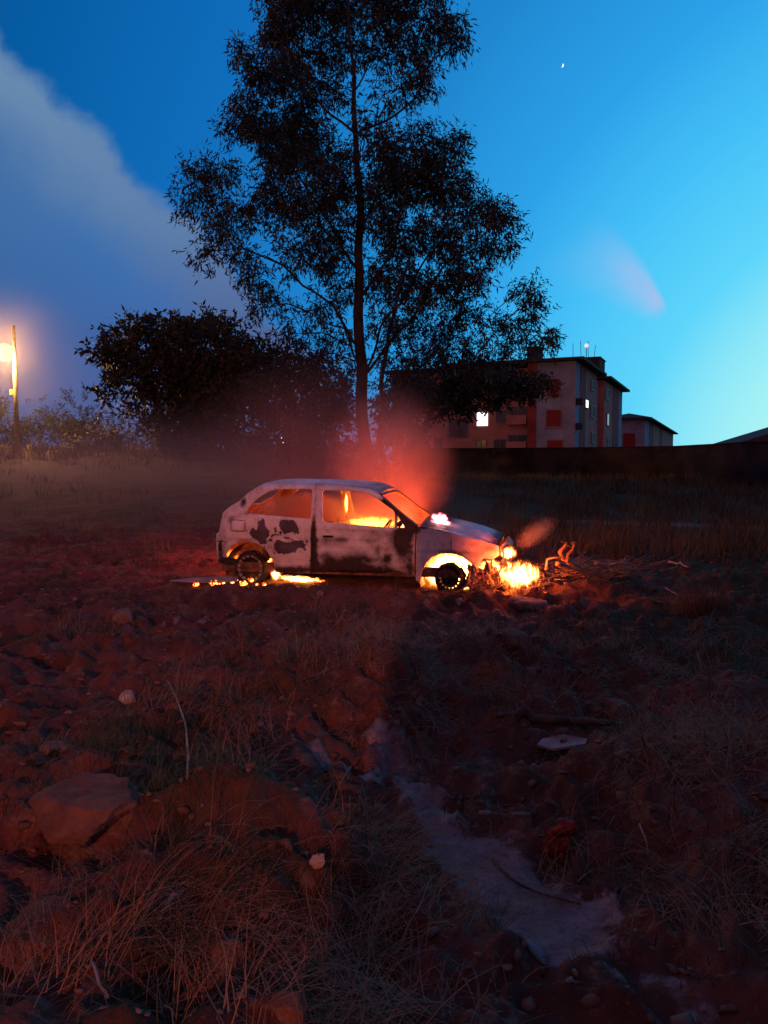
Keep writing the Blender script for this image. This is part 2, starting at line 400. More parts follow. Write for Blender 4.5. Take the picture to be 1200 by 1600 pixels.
def make_ground():
    ys = np.concatenate([np.array([-40, -20, -8, -3, -1, 0, .5]), np.geomspace(.9, 60, 520), np.geomspace(66, 900, 24)])
    us = np.concatenate([np.array([-14, -7, -4, -2.4, -1.6, -1.1]), np.linspace(-.85, .85, 430), np.array([1.1, 1.6, 2.4, 4, 7, 14])])
    sc = np.maximum(ys, 3.0) * .98 + .6
    sc = np.where(ys < 3, 1.9 + .55 * np.maximum(ys, 0), 1.9 + .55 * 3 + (ys - 3) * .9)
    Yg, U = np.meshgrid(ys, us, indexing='ij'); Xg = U * sc[:, None]
    Zg = H(Xg, Yg)
    n, m = Yg.shape
    idx = np.arange(n * m).reshape(n, m)
    Fc = np.stack([idx[:-1, :-1], idx[:-1, 1:], idx[1:, 1:], idx[1:, :-1]], -1).reshape(-1, 4)
    x = Xg.ravel(); y = Yg.ravel()
    veg = np.clip(sst(x - .05 * y, .6, 2.6) * sst(y, 4.2, 6.2) * (1 - .5 * sst(y, 7, 8.5) * (1 - sst(x, 3, 5))) + sst(y, 13, 22) * .75 + .5 * (fbm(x, y, .7, 3) > .35), 0, 1)
    veg *= 1 - gauss(x, y, -9, 22, 8, 9) * .5
    path = 1 - sst(np.abs((y - (22.2 - .52 * x)) + .3 * fbm(x, y, .5, 2)), .25, .7)
    path *= sst(x, 3.2, 4.6)
    sand = np.maximum(sand_mask(x, y), path * .85)
    me = np_mesh('ground', np.stack([x, y, Zg.ravel()], -1), Fc, {'sand': sand, 'veg': veg * (1 - path)})
    o = link_mesh('ground', me, M['ground'], None, True); tag(o, kind='structure')
    return o
make_ground()

# ------------------------------------------------------------------ the burning car
TH = math.radians(12)
Uv = Vector((math.cos(TH), -math.sin(TH), 0)); Vv = Vector((math.sin(TH), math.cos(TH), 0))
Cn = Vector((-0.235, 9.4, 0))
def v_in(u, z):
    """how far the flank lies in from the widest line"""
    belt = .92 - .03 * u
    r = max(0.0, z - belt) * .42 + (max(0.0, z - 1.22) * 1.0) ** 2 * 3
    r += .07 * max(0.0, (.55 - z)) ** 1.3 * 2
    if u < .45: r += .22 * ((.45 - u) / .45) ** 2.2
    if u > 3.0: r += .30 * ((u - 3.0) / .8) ** 2.2
    r += .018 * math.exp(-((z - (.60 - .035 * u)) / .016) ** 2) + .010 * math.exp(-((z - (.90 - .03 * u)) / .014) ** 2)
    return r
def ray_plane(px, py, v):
    c = Vector((0, 0, CAMZ)); d = pt(px, py, 1.0) - c
    P0 = Cn + Vv * v
    t_ = (P0 - c).dot(Vv) / d.dot(Vv)
    return c + d * t_
u0 = (ray_plane(336, 850, .1) - Cn).dot(Uv)
ORG = Cn + Uv * u0
def uz(px, py, v=None):
    vv = .05 if v is None else v
    for _ in range(6):
        p = ray_plane(px, py, vv); u = (p - ORG).dot(Uv); z = p.z
        if v is None: vv = v_in(u, z)
    return (u, z)
W = 1.60
car = empty('burning_car', (ORG.x, ORG.y, 0), -TH)
tag(car, 'burnt out white three door hatchback on fire, its windows and tyres gone', 'car')

SOOT = [(388, 843, 38, 3.5, .6), (420, 854, 8, 8, .5), (702, 863, 36, 3.5, .7), (440, 759, 40, 3, .45), (440, 806, 45, 3, .35), (560, 828, 60, 3, .35), (348, 830, 6, 10, .4), (412, 800, 20, 3, .4), (470, 870, 14, 5, .3), (606, 781, 12, 9, .7), (622, 795, 12, 10, 1.0), (640, 812, 12, 12, 1.1), (490, 860, 4, 40, 1.0), (530, 880, 40, 10, .5), (610, 850, 25, 12, .3), (575, 845, 12, 5, .4), (627, 846, 12, 14, .6), (626, 866, 8, 10, .6), (512, 848, 18, 8, .4), (490, 850, 5, 50, .9), (520, 842, 45, 4, .35), (560, 888, 75, 10, .8), (570, 874, 40, 5, .45), (450, 893, 35, 10, 1.0), (640, 880, 8, 30, .6), (632, 830, 16, 26, .75), (600, 835, 40, 6, .35),
        (510, 868, 14, 8, .55), (560, 866, 30, 8, .5), (605, 872, 8, 10, .7), (536, 845, 10, 6, .4), (360, 812, 8, 8, .7), (372, 808, 12, 4, .55), (380, 785, 7, 9, 1.0), (345, 868, 12, 16, .9),
        (352, 850, 10, 8, .5), (385, 802, 10, 3, .5), (765, 856, 14, 7, .8), (740, 850, 10, 5, .5), (700, 858, 26, 7, .3), (654, 850, 3, 30, .5), (635, 812, 8, 14, .9), (655, 826, 20, 5, .5),
        (430, 870, 8, 22, .35), (590, 860, 5, 8, .5), (540, 893, 60, 6, .8), (745, 868, 20, 6, .4), (608, 786, 22, 10, .45), (540, 762, 40, 2.5, .25), (470, 812, 14, 3, .2)]
PATCH = [[(468, 811), (477, 809), (489, 811), (496, 816), (500, 823), (502, 832), (498, 835), (494, 831), (484, 829), (474, 830), (467, 826), (466, 816)],
         [(459, 822), (463, 826), (471, 829), (470, 833), (480, 832), (478, 835), (462, 835), (456, 832), (458, 827)],
         [(429, 848), (434, 843), (441, 846), (452, 847), (461, 846), (470, 843), (476, 848), (479, 853), (472, 855), (466, 857), (461, 863), (452, 865), (440, 866), (431, 862), (428, 856)],
         [(391, 826), (396, 824), (400, 829), (403, 832), (402, 812), (406, 809), (409, 815), (414, 823), (421, 832), (419, 840), (418, 850), (411, 848), (402, 842), (392, 837), (389, 831)]]
# the reference polygons sit where the panel crops showed them
PATCH[0] = [(438, 813), (447, 812), (457, 813), (463, 817), (467, 825), (469, 836), (465, 836), (462, 832), (450, 832), (444, 836), (442, 831), (437, 827), (436, 817)]
PATCH[1] = [(424, 828), (431, 823), (433, 829), (440, 831), (439, 836), (428, 838), (422, 838), (426, 834), (436, 834), (432, 831)]
PATCH[3] = [(390, 828), (396, 825), (400, 830), (403, 822), (401, 811), (404, 810), (407, 817), (409, 810), (413, 812), (414, 822), (420, 830), (421, 838), (416, 841), (418, 850), (411, 851), (402, 845), (393, 839), (389, 833)]
PATCH += [[(445, 840), (452, 839), (458, 841), (453, 843), (446, 843)], [(478, 842), (484, 844), (483, 848), (479, 847)], [(418, 841), (423, 840), (424, 845), (420, 846)], [(408, 852), (415, 853), (416, 858), (411, 857)], [(383, 826), (387, 825), (389, 829), (385, 831)],
          [(474, 856), (480, 858), (477, 861)], [(424, 860), (430, 862), (429, 867), (425, 865)]]
SOOTU = [(*uz(cx, cy_), rx / 126, ry / 126, s) for cx, cy_, rx, ry, s in SOOT]
PATCHU = [[uz(*p) for p in poly] for poly in PATCH]
def inside(p, poly):
    x, y = p; c = False; n = len(poly)
    for i in range(n):
        x0, y0 = poly[i]; x1, y1 = poly[i - 1]
        if (y0 > y) != (y1 > y) and x < (x1 - x0) * (y - y0) / (y1 - y0 + 1e-12) + x0: c = not c
    return c
def segd(p, poly):
    x, y = p; best = 9
    for i in range(len(poly)):
        x0, y0 = poly[i - 1]; x1, y1 = poly[i]; ex, ey = x1 - x0, y1 - y0
        t_ = max(0, min(1, ((x - x0) * ex + (y - y0) * ey) / (ex * ex + ey * ey + 1e-12)))
        best = min(best, math.hypot(x - x0 - t_ * ex, y - y0 - t_ * ey))
    return best
def densify(poly, step=.03):
    out = []
    for i in range(len(poly)):
        a_, b_ = poly[i], poly[(i + 1) % len(poly)]; n = max(1, int(math.dist(a_, b_) / step))
        out += [(a_[0] + (b_[0] - a_[0]) * k / n, a_[1] + (b_[1] - a_[1]) * k / n) for k in range(n)]
    return out
def rnd(poly, it=2):
    """soften the corners of a closed outline"""
    for _ in range(it):
        out = []
        for i in range(len(poly)):
            a_, b_ = poly[i], poly[(i + 1) % len(poly)]
            L = math.dist(a_, b_); k = min(.2, .025 / max(L, 1e-6)); out += [(a_[0] * (1 - k) + b_[0] * k, a_[1] * (1 - k) + b_[1] * k), (a_[0] * k + b_[0] * (1 - k), a_[1] * k + b_[1] * (1 - k))]
        poly = out
    return poly
def panel(name, outer, holes=(), far=False, dirt=0.0, thick=.025, step=.03, parent=None, proud=0.0, marks=True, label=None):
    """a curved sheet of the flank: outline in (u, z), bent by v_in"""
    outer = densify(outer, step); holes = [densify(h, step) for h in holes]
    pts = []; edges = []
    for poly in [outer] + holes:
        n0 = len(pts); pts += [Vector(p) for p in poly]; edges += [(n0 + i, n0 + (i + 1) % len(poly)) for i in range(len(poly))]
    us = [p[0] for p in outer]; zs = [p[1] for p in outer]
    u = min(us)
    while u < max(us):
        z = min(zs)
        while z < max(zs):
            q_ = (u + random.uniform(-.004, .004), z + random.uniform(-.004, .004))
            if inside(q_, outer) and segd(q_, outer) > step * .5 and not any(inside(q_, h) or segd(q_, h) < step * .5 for h in holes):
                pts.append(Vector(q_))
            z += step
        u += step
    vo, eo, fo, *_ = delaunay_2d_cdt(pts, edges, [], 0, 1e-6)
    vo = [tuple(v) for v in vo]; tris = []
    for f in fo:
        c = (sum(vo[i][0] for i in f) / 3, sum(vo[i][1] for i in f) / 3)
        if inside(c, outer) and not any(inside(c, h) for h in holes): tris.append(tuple(f))
    def loc(p, inn):
        vv = v_in(*p) + inn - proud
        if marks: vv += .006 * mnoise.noise(Vector((p[0] * 5, p[1] * 7, 3)))
        return (p[0], W - vv if far else vv, p[1])
    n = len(vo)
    V = [loc(p, 0) for p in vo] + [loc(p, thick) for p in vo]
    area = lambda f: (vo[f[1]][0] - vo[f[0]][0]) * (vo[f[2]][1] - vo[f[0]][1]) - (vo[f[1]][1] - vo[f[0]][1]) * (vo[f[2]][0] - vo[f[0]][0])
    tris = [f if area(f) > 0 else f[::-1] for f in tris]
    cnt = {}
    for f in tris:
        for i in range(3): cnt[(f[i], f[(i + 1) % 3])] = 1
    bd = [e for e in cnt if (e[1], e[0]) not in cnt]
    Fc = []; mi = []
    for f in tris:
        Fc.append(f); mi.append(0); Fc.append(tuple(i + n for i in f[::-1])); mi.append(1)
    for a_, b_ in bd: Fc.append((b_, a_, a_ + n, b_ + n)); mi.append(0)
    if far: Fc = [f[::-1] for f in Fc]
    me = bpy.data.meshes.new(name); me.from_pydata(V, [], Fc); me.update()
    o = link_mesh(name, me, [M['paint'], M['rust_inner']], parent or car)
    me.polygons.foreach_set('material_index', mi)
    me.polygons.foreach_set('use_smooth', [len(f) == 3 for f in Fc])
    so = []; pa = []
    for p in vo:
        if marks and not far:
            so.append(min(1.3, dirt + sum(s * math.exp(-((p[0] - cu) / ru) ** 2 - ((p[1] - cz) / rz_) ** 2) for cu, cz, ru, rz_, s in SOOTU)))
            d = min((-1 if inside(p, q_) else 1) * segd(p, q_) for q_ in PATCHU); pa.append(max(-.05, min(.2, d)))
        else: so.append(.35); pa.append(.2)
    for nm, arr in (('soot', so), ('patch', pa)):
        at = me.attributes.new(nm, 'FLOAT', 'POINT'); at.data.foreach_set('value', np.array(arr + arr, np.float32))
    if label: o['label'] = label
    return o
def U_(L): return [uz(*p) for p in L]

ROOFL = [(374, 783), (388, 770), (402, 761), (420, 757), (450, 756), (495, 757)]
quarter = U_([(337, 847), (338, 834), (342, 832), (345, 815), (348, 801), (360, 791)] + ROOFL +
             [(493, 775), (488, 812), (487.5, 896), (455, 896), (431, 893), (426, 874), (413, 856.5), (400, 849), (385, 845.5), (370, 848), (360, 855), (353, 866), (349, 883), (340, 873)])
rwin = rnd(U_([(383, 802), (391, 790), (402, 779), (420, 767.5), (434, 764.5), (488, 764), (487, 785), (485, 811)]), 1)
door = U_([(489.5, 815), (492, 790), (496, 757.5), (545, 759), (578, 764), (592, 772), (650, 821), (648.5, 845), (647.5, 899), (637, 898), (625, 893), (612, 891), (600, 895), (560, 894), (489, 893)])
dwin = rnd(U_([(504, 766), (545, 767), (570, 770), (588, 778), (617, 799), (617, 825), (505, 816)]), 1)
qlight = U_([(621, 805), (633, 825), (621, 824)])
fender = U_([(652, 823), (680, 827), (720, 836), (755, 845), (779, 853), (780, 868), (770, 874), (756, 872), (748, 880), (746, 893), (735, 879), (722, 870), (706, 865), (690, 865), (676, 870), (666, 880), (659, 894), (656, 912), (649.5, 906), (650, 850)])
for far in (False, True):
    panel('rear_quarter_panel', quarter, [rwin], far, label=None if far else 'scorched white quarter panel with bare dark patches over the rear wheel')
    panel('door', door, [dwin, qlight], far, dirt=.12, proud=.004, label=None if far else 'door browned and blistered by fire, its lower edge black with soot')
    panel('front_fender', fender, [], far)
fl = U_([(362, 813), (382, 814), (382, 830), (362, 829)])
panel('fuel_flap', rnd(fl, 2), [], False, .01, .02, proud=.012)
# a dark gap round the flap
fo_ = rnd(U_([(360.5, 811.5), (383.5, 812.5), (383.5, 831.5), (360.5, 830.5)]), 2)

def seam(pix, closed=False, r=.005, off=.0, name='shut_line'):
    L = [uz(*p) for p in pix]; L = densify(L, .03) if closed else [L[0]] + [((a_[0] + (b_[0] - a_[0]) * k / 8), (a_[1] + (b_[1] - a_[1]) * k / 8)) for a_, b_ in zip(L[:-1], L[1:]) for k in range(1, 9)]
    if closed: L = L + [L[0]]
    m_ = MB(); m_.tube([(u, v_in(u, z) + .006 * mnoise.noise(Vector((u * 5, z * 7, 3))) - off, z) for u, z in L], r, 5, not closed); return m_.build(name, M['soot'], car)
seam([(361, 812), (383, 813), (383, 830.5), (361, 829.5)], True)
seam([(338, 846), (345, 845), (352, 847)], r=.006)
seam([(651, 822), (660, 826), (667, 826)], r=.006)
seam([(705, 838), (706, 864)], r=.004)
seam([(489, 816), (488, 860), (488, 893)], r=.007, off=-.006)
seam([(651, 823), (649, 850), (648.5, 898)], r=.006, off=-.004)
m_ = MB(); mu, mz = uz(626, 818); m_.lump((mu, v_in(mu, mz) - .05, mz), (.035, .05, .045), 4, .5, 2); m_.tube([(mu, v_in(mu, mz) + .01, mz), (mu, v_in(mu, mz) - .05, mz)], .012, 6); m_.build('mirror_stub', M['soot'], car, True)
# skins across the car: loft between the near and far edge of a profile
def skin(name, prof, crown, nw=22, holes=None, w0=-1.0, w1=1.0, mat=None, sootf=None, thick=.015, label=None, rawv=None):
    """prof: list of (u,z); crown: how far it bulges along its own normal; holes(i_frac, w)->True cuts"""
    P = []
    for i in range(len(prof) - 1):
        n = max(1, int(math.dist(prof[i], prof[i + 1]) / .035))
        P += [(prof[i][0] + (prof[i + 1][0] - prof[i][0]) * k / n, prof[i][1] + (prof[i + 1][1] - prof[i][1]) * k / n) for k in range(n)]
    P.append(prof[-1]); n = len(P)
    for _ in range(2): P = [P[0]] + [tuple((P[i - 1][j] + 2 * P[i][j] + P[i + 1][j]) / 4 for j in (0, 1)) for i in range(1, n - 1)] + [P[-1]]
    V = []; so = []
    for lay in (0, 1):
        for i, (u, z) in enumerate(P):
            a_ = P[max(0, i - 1)]; b_ = P[min(n - 1, i + 1)]; tx, tz = b_[0] - a_[0], b_[1] - a_[1]; L = math.hypot(tx, tz) or 1
            nx, nz = -tz / L, tx / L
            vi = v_in(u, z) + .001
            for j in range(nw + 1):
                w = w0 + (w1 - w0) * j / nw
                c = crown * (1 - abs(w) ** 2.4) - lay * thick
                c += .005 * mnoise.noise(Vector((u * 4, w * 3, 9)))
                V.append((u + nx * c, W / 2 + w * (W / 2 - vi), z + nz * c))
                if lay == 0: so.append(sootf(i / (n - 1), w) if sootf else .1)
    Fc = []; mi = []; keep = set(); N = n * (nw + 1)
    for i in range(n - 1):
        for j in range(nw):
            wm_ = w0 + (w1 - w0) * (j + .5) / nw
            if holes and holes((i + .5) / (n - 1), wm_): continue
            keep.add((i, j))
    for (i, j) in keep:
        a_ = i * (nw + 1) + j; q_ = (a_, a_ + nw + 1, a_ + nw + 2, a_ + 1)
        Fc.append(q_[::-1]); mi.append(0); Fc.append(tuple(k + N for k in q_)); mi.append(1)
        for (di, dj, e) in ((-1, 0, (a_, a_ + 1)), (1, 0, (a_ + nw + 2, a_ + nw + 1)), (0, -1, (a_ + nw + 1, a_)), (0, 1, (a_ + 1, a_ + nw + 2))):
            if (i + di, j + dj) not in keep: Fc.append((e[0], e[1], e[1] + N, e[0] + N)); mi.append(0)
    me = bpy.data.meshes.new(name); me.from_pydata(V, [], Fc); me.update()
    o = link_mesh(name, me, [mat or M['paint'], M['rust_inner']], car)
    me.polygons.foreach_set('material_index', mi); me.polygons.foreach_set('use_smooth', [True] * len(Fc))
    for nm, arr in (('soot', so + so), ('patch', [.2] * (2 * len(so)))):
        at = me.attributes.new(nm, 'FLOAT', 'POINT'); at.data.foreach_set('value', np.array(arr, np.float32))
    if label: o['label'] = label
    return o
roofp = U_([(402, 761), (420, 757), (450, 756), (495, 757), (545, 759), (578, 764), (592, 772)])
skin('roof', roofp, .055, sootf=lambda s, w: .15 + .5 * max(0, s - .75) * 4)
hatch = U_([(339, 872), (337, 847), (338, 834), (342, 832), (345, 815), (348, 801), (360, 791), (374, 783), (388, 770), (402, 761)])
skin('tailgate', hatch, .04, holes=lambda s, w: .62 < s < .93 and abs(w) < .84, sootf=lambda s, w: .5)
hoodp = U_([(656, 822), (680, 827), (720, 836), (755, 845), (779, 853)])
hood = skin('hood', hoodp, .085, sootf=lambda s, w: 1.3 * math.exp(-((s - .0) / .36) ** 3) + 1.0 * math.exp(-((s - 1) / .16) ** 2) + .05)
# windscreen surround: only a narrow frame is left
wsp = U_([(592, 772), (621, 797), (652, 822)])
skin('windscreen_frame', wsp, .03, holes=lambda s, w: abs(w) < .90 and .06 < s, sootf=lambda s, w: 1.2, nw=40)
# nose: slam panel and headlight surround above an open grille
noseT = uz(781, 855); noseB = uz(776, 900)
nose = [(noseT[0], noseT[1]), (noseT[0] + .05, noseT[1] - .05), (noseT[0] + .06, noseT[1] - .14), (noseT[0] + .02, noseT[1] - .2)]
skin('front_panel', nose, .10, nw=40, holes=lambda s, w: (.12 < s < .8 and (.52 < abs(w) < .97)) or (.25 < s < .75 and abs(w) < .46), sootf=lambda s, w: .7)
m_ = MB()
for k in range(9): m_.tube([(noseT[0] + .10, W / 2 - .35 + .0875 * k, noseT[1] - .06), (noseT[0] + .10, W / 2 - .35 + .0875 * k, noseT[1] - .17)], .006, 5)
m_.tube([(noseT[0] + .11, W / 2 - .36, noseT[1] - .115), (noseT[0] + .11, W / 2 + .36, noseT[1] - .115)], .008, 5)
m_.build('grille', M['soot'], car)
# bumper beam, bare and sagging after the plastic burnt away
bb = MB(); bb.tube([(noseT[0] - .22, .12, .27), (noseT[0] - .03, .22, .25), (noseT[0] + .08, .5, .24), (noseT[0] + .1, W - .5, .25), (noseT[0] - .02, W - .2, .27)], [.03, .045, .05, .05, .04], 8)
bb.build('bumper_beam', M['rust'], car)
bb = MB(); bb.tube([(.30, .04, .33), (.06, .16, .33), (.0, .45, .33), (.0, W - .45, .33), (.06, W - .16, .33), (.3, W - .04, .33)], .045, 8)
bb.build('rear_bumper_beam', M['soot'], car)
for y_ in (.22, W - .22):
    m_ = MB(); m_.lump((.05, y_, .52), (.04, .10, .09), 3, .2); m_.build('tail_light', M['soot'], car, True)
# inside
rz0 = .20
fp = MB(); fp.box(.1, 3.25, .12, W - .12, .21, .235)
fp.box(.1, 3.2, .10, .16, .2, .32); fp.box(.1, 3.2, W - .16, W - .10, .2, .32)
fp.box(.95, 2.6, W / 2 - .09, W / 2 + .09, .235, .33); fp.build('floor_pan', M['rust'], car)
rw_u, rw_z = uz(390, 888, .08); fw_u, fw_z = uz(701, 903, .08)
fw_ = MB(); fw_.box(2.56, 2.58, .12, W - .12, .235, .76); fw_.build('firewall', M['rust_inner'], car)
ds = MB(); ds.prism([(2.30, .55), (2.24, .66), (2.28, .73), (2.45, .755), (2.555, .74), (2.555, .5)], .14, W - .14)
ds.build('dashboard', M['soot'], car)
sw = MB(); cs = Vector((2.16, .48, .72)); ax = Vector((-.85, 0, .5)).normalized(); e1 = Vector((0, 1, 0)); e2 = ax.cross(e1)
ring = [cs + (e1 * math.cos(k * PI / 12) + e2 * math.sin(k * PI / 12)) * .175 for k in range(25)]
sw.tube(ring, .011, 6, False)
for an in (.2, 2.9, 4.7): sw.tube([cs, cs + (e1 * math.cos(an) + e2 * math.sin(an)) * .17], .008, 5)
sw.tube([cs, cs - ax * .3], .02, 6); sw.build('steering_wheel', M['soot'], car)
def seat(u, v, w=.42):
    s = MB(); hb = .40
    fr = []
    for y_ in (v - w / 2, v + w / 2):
        s.tube([(u + .42, y_, .30), (u + .40, y_, .42), (u, y_, .40), (u - .05, y_, .45), (u - .17, y_, .45 + hb * .6), (u - .2, y_, .42 + hb)], .013, 6)
    s.tube([(u - .2, v - w / 2, .42 + hb), (u - .2, v + w / 2, .42 + hb)], .013, 6)
    for k in range(6):
        q_ = (k + .5) / 6; s.tube([(u + .38 * (1 - q_), v - w / 2, .41), (u + .38 * (1 - q_) - .01, v, .385), (u + .38 * (1 - q_), v + w / 2, .41)], .004, 4)
        s.tube([(u - .06 - .13 * q_, v - w / 2, .48 + hb * .85 * q_), (u - .08 - .13 * q_, v, .48 + hb * .85 * q_), (u - .06 - .13 * q_, v + w / 2, .48 + hb * .85 * q_)], .004, 4)
    for k in (): s.tube([(u - .2, v + k * .06, .42 + hb), (u - .21, v + k * .06, .42 + hb + .10)], .006, 5)
    s.box(u - .02, u + .40, v - .2, v + .2, .24, .29)
    return s.build('seat_frame', M['rust'], car)
seat(1.62, .47); seat(1.62, W - .47)
rb = MB(); rb.box(.62, .66, .2, W - .2, .32, .86)
for k in range(5): rb.tube([(.68, .25 + .27 * k, .34), (.68, .25 + .27 * k, .84)], .01, 5)
rb.build('rear_seat_back', M['rust'], car)
eng = MB(); eng.box(2.72, 3.1, .45, 1.1, .30, .60); eng.lump((2.95, .72, .62), (.18, .2, .07), 5); eng.tube([(2.8, .5, .6), (2.95, .42, .66), (3.15, .5, .5)], .035, 8)
eng.box(3.18, 3.22, .35, 1.2, .26, .6); eng.build('engine', M['rust'], car, bevel=.01)
# inner wheel arches
def arch(u, z, far, r):
    m2 = MB(); n = 16
    y0, y1 = (W - .10, W - .42) if far else (.10, .42)
    vs = []; fs = []
    for i in range(n + 1):
        an = PI * (-.08 + 1.16 * i / n); c_, s_2 = math.cos(an) * r, math.sin(an) * r
        vs += [(u + c_, y0, z + s_2), (u + c_, y1, z + s_2)]
    vs.append((u, y1, z - .05)); k = len(vs) - 1
    for i in range(n): fs.append((2 * i, 2 * i + 1, 2 * i + 3, 2 * i + 2)); fs.append((2 * i + 1, k, 2 * i + 3))
    m2.add(vs, fs); return m2.build('wheel_arch', M['rust_inner'], car, True)
for far in (False, True):
    arch(rw_u, rw_z - .02, far, .345)
arch(fw_u + .01, fw_z - .05, True, .36)
# near front arch is burnt through: only its rear half is left
m2 = MB(); vs = []; fs = []
for i in range(9):
    an = PI * (.5 + .6 * i / 8); vs += [(fw_u + math.cos(an) * .36, .1, fw_z - .03 + math.sin(an) * .36), (fw_u + math.cos(an) * .36, .45, fw_z - .03 + math.sin(an) * .36)]
    if i: k = len(vs) - 4; fs.append((k, k + 1, k + 3, k + 2))
m2.add(vs, fs); m2.build('wheel_arch', M['rust_inner'], car, True)
# struts and hubs
for (uu, zz) in ((fw_u, fw_z),):
    for yy in (.38, W - .38):
        s = MB(); s.tube([(uu, yy, zz), (uu - .02, yy + (.03 if yy < 1 else -.03), zz + .3)], .03, 8); s.tube([(uu, yy, zz), (uu + .02, W / 2, zz - .02)], .018, 6); s.build('suspension_strut', M['soot'], car)

def wheel(u, v, z, steer=0.0, out=-1, R=.19, label=None):
    """bare rim: two flanges, a pierced disc, ash and wire of the burnt tyre"""
    root = bpy.data.objects.new('wheel', None); COL.objects.link(root); root.parent = car
    root.location = (u, v, z); root.rotation_euler = (0, 0, steer)
    wd = .13; m3 = MB(); n = 40
    prof = [(-.0, R), (.006, R + .004), (.012, R - .002), (.02, R - .014), (.045, R - .03), (.08, R - .035), (.11, R - .02), (.125, R), (.13, R + .003)]
    prof2 = [(y_, r_ - .006) for y_, r_ in reversed(prof)]
    allp = prof + prof2; vs = []; fs = []
    for i in range(n):
        an = 2 * PI * i / n
        for y_, r_ in allp: vs.append((math.cos(an) * r_, -out * y_, math.sin(an) * r_))
    k = len(allp)
    for i in range(n):
        for j in range(k): fs.append((i * k + j, i * k + (j + 1) % k, ((i + 1) % n) * k + (j + 1) % k, ((i + 1) % n) * k + j))
    m3.add(vs, fs); m3.build('rim', M['alloy'] if R > .18 else M['soot'], root, True)
    # pierced disc: ring of teeth round a dark dished middle
    m4 = MB()
    vs = []; fs = []; T = 16
    for i in range(T):
        a0 = 2 * PI * (i + .18) / T; a1 = 2 * PI * (i + .82) / T
        b0 = len(vs)
        for an, r_, y_ in ((a0 + .03, R - .052, .03), (a1 - .03, R - .052, .03), (a1 + .02, R - .018, .022), (a0 - .02, R - .018, .022)):
            vs.append((math.cos(an) * r_, -out * y_, math.sin(an) * r_))
        for an, r_, y_ in ((a0 + .03, R - .052, .038), (a1 - .03, R - .052, .038), (a1 + .02, R - .018, .03), (a0 - .02, R - .018, .03)):
            vs.append((math.cos(an) * r_, -out * y_, math.sin(an) * r_))
        fs += [(b0, b0 + 1, b0 + 2, b0 + 3), (b0 + 7, b0 + 6, b0 + 5, b0 + 4), (b0, b0 + 4, b0 + 5, b0 + 1), (b0 + 1, b0 + 5, b0 + 6, b0 + 2), (b0 + 3, b0 + 2, b0 + 6, b0 + 7), (b0, b0 + 3, b0 + 7, b0 + 4)]
    m4.add(vs, fs); m4.build('rim_spoke', M['ash'] if R > .18 else M['soot'], root)
    m5 = MB(); N = 32; vs = [(0, -out * .035, 0)]; fs = []
    for rr, y_ in ((.03, .03), (.045, .05), (.09, .065), (R - .05, .045)):
        for i in range(N): an = 2 * PI * i / N; vs.append((math.cos(an) * rr, -out * y_, math.sin(an) * rr))
    for i in range(N):
        fs.append((0, 1 + i, 1 + (i + 1) % N))
        for j in range(3): fs.append((1 + j * N + i, 1 + (j + 1) * N + i, 1 + (j + 1) * N + (i + 1) % N, 1 + j * N + (i + 1) % N))
    m5.add(vs, fs); m5.build('brake_drum', M['soot'], root, True)
    m6 = MB()
    for k2 in range(3):
        pts = []
        for i in range(33):
            an = 2 * PI * i / 32; q_ = R + .012 + .008 * k2 + .006 * math.sin(5 * an + k2) + (.02 * max(0, -math.sin(an)))
            pts.append((math.cos(an) * q_, -out * (.03 + .035 * k2), math.sin(an) * q_))
        m6.tube(pts, .008, 5, False)
    for k2 in range(2): m6.tube([(math.cos(2 * PI * i / 32) * (R + .004), -out * (.01 + .09 * k2), math.sin(2 * PI * i / 32) * (R + .004)) for i in range(33)], .014, 6, False)
    m6.build('tyre_wire', M['soot'], root)
    if label: root['label'] = label
    return root
wheel(rw_u, .07, rw_z, label='bare scorched rear rim with its tyre burnt off')
wheel(fw_u, .06, fw_z - .01, -.22, R=.165)
wheel(rw_u, W - .07, rw_z, 0, 1); wheel(fw_u, W - .07, fw_z, -.22, 1)
# door details
hd = MB(); hu, hz = uz(505, 838); hd.box(hu, hu + .13, v_in(hu, hz) - .02, v_in(hu, hz) + .004, hz - .014, hz + .014)
h_ = hd.build('door_handle', M['soot'], car, bevel=.006)
def cw(u, v, z):
    """a point of the car in the world"""
    return ORG + Uv * u + Vv * v + Vector((0, 0, z))

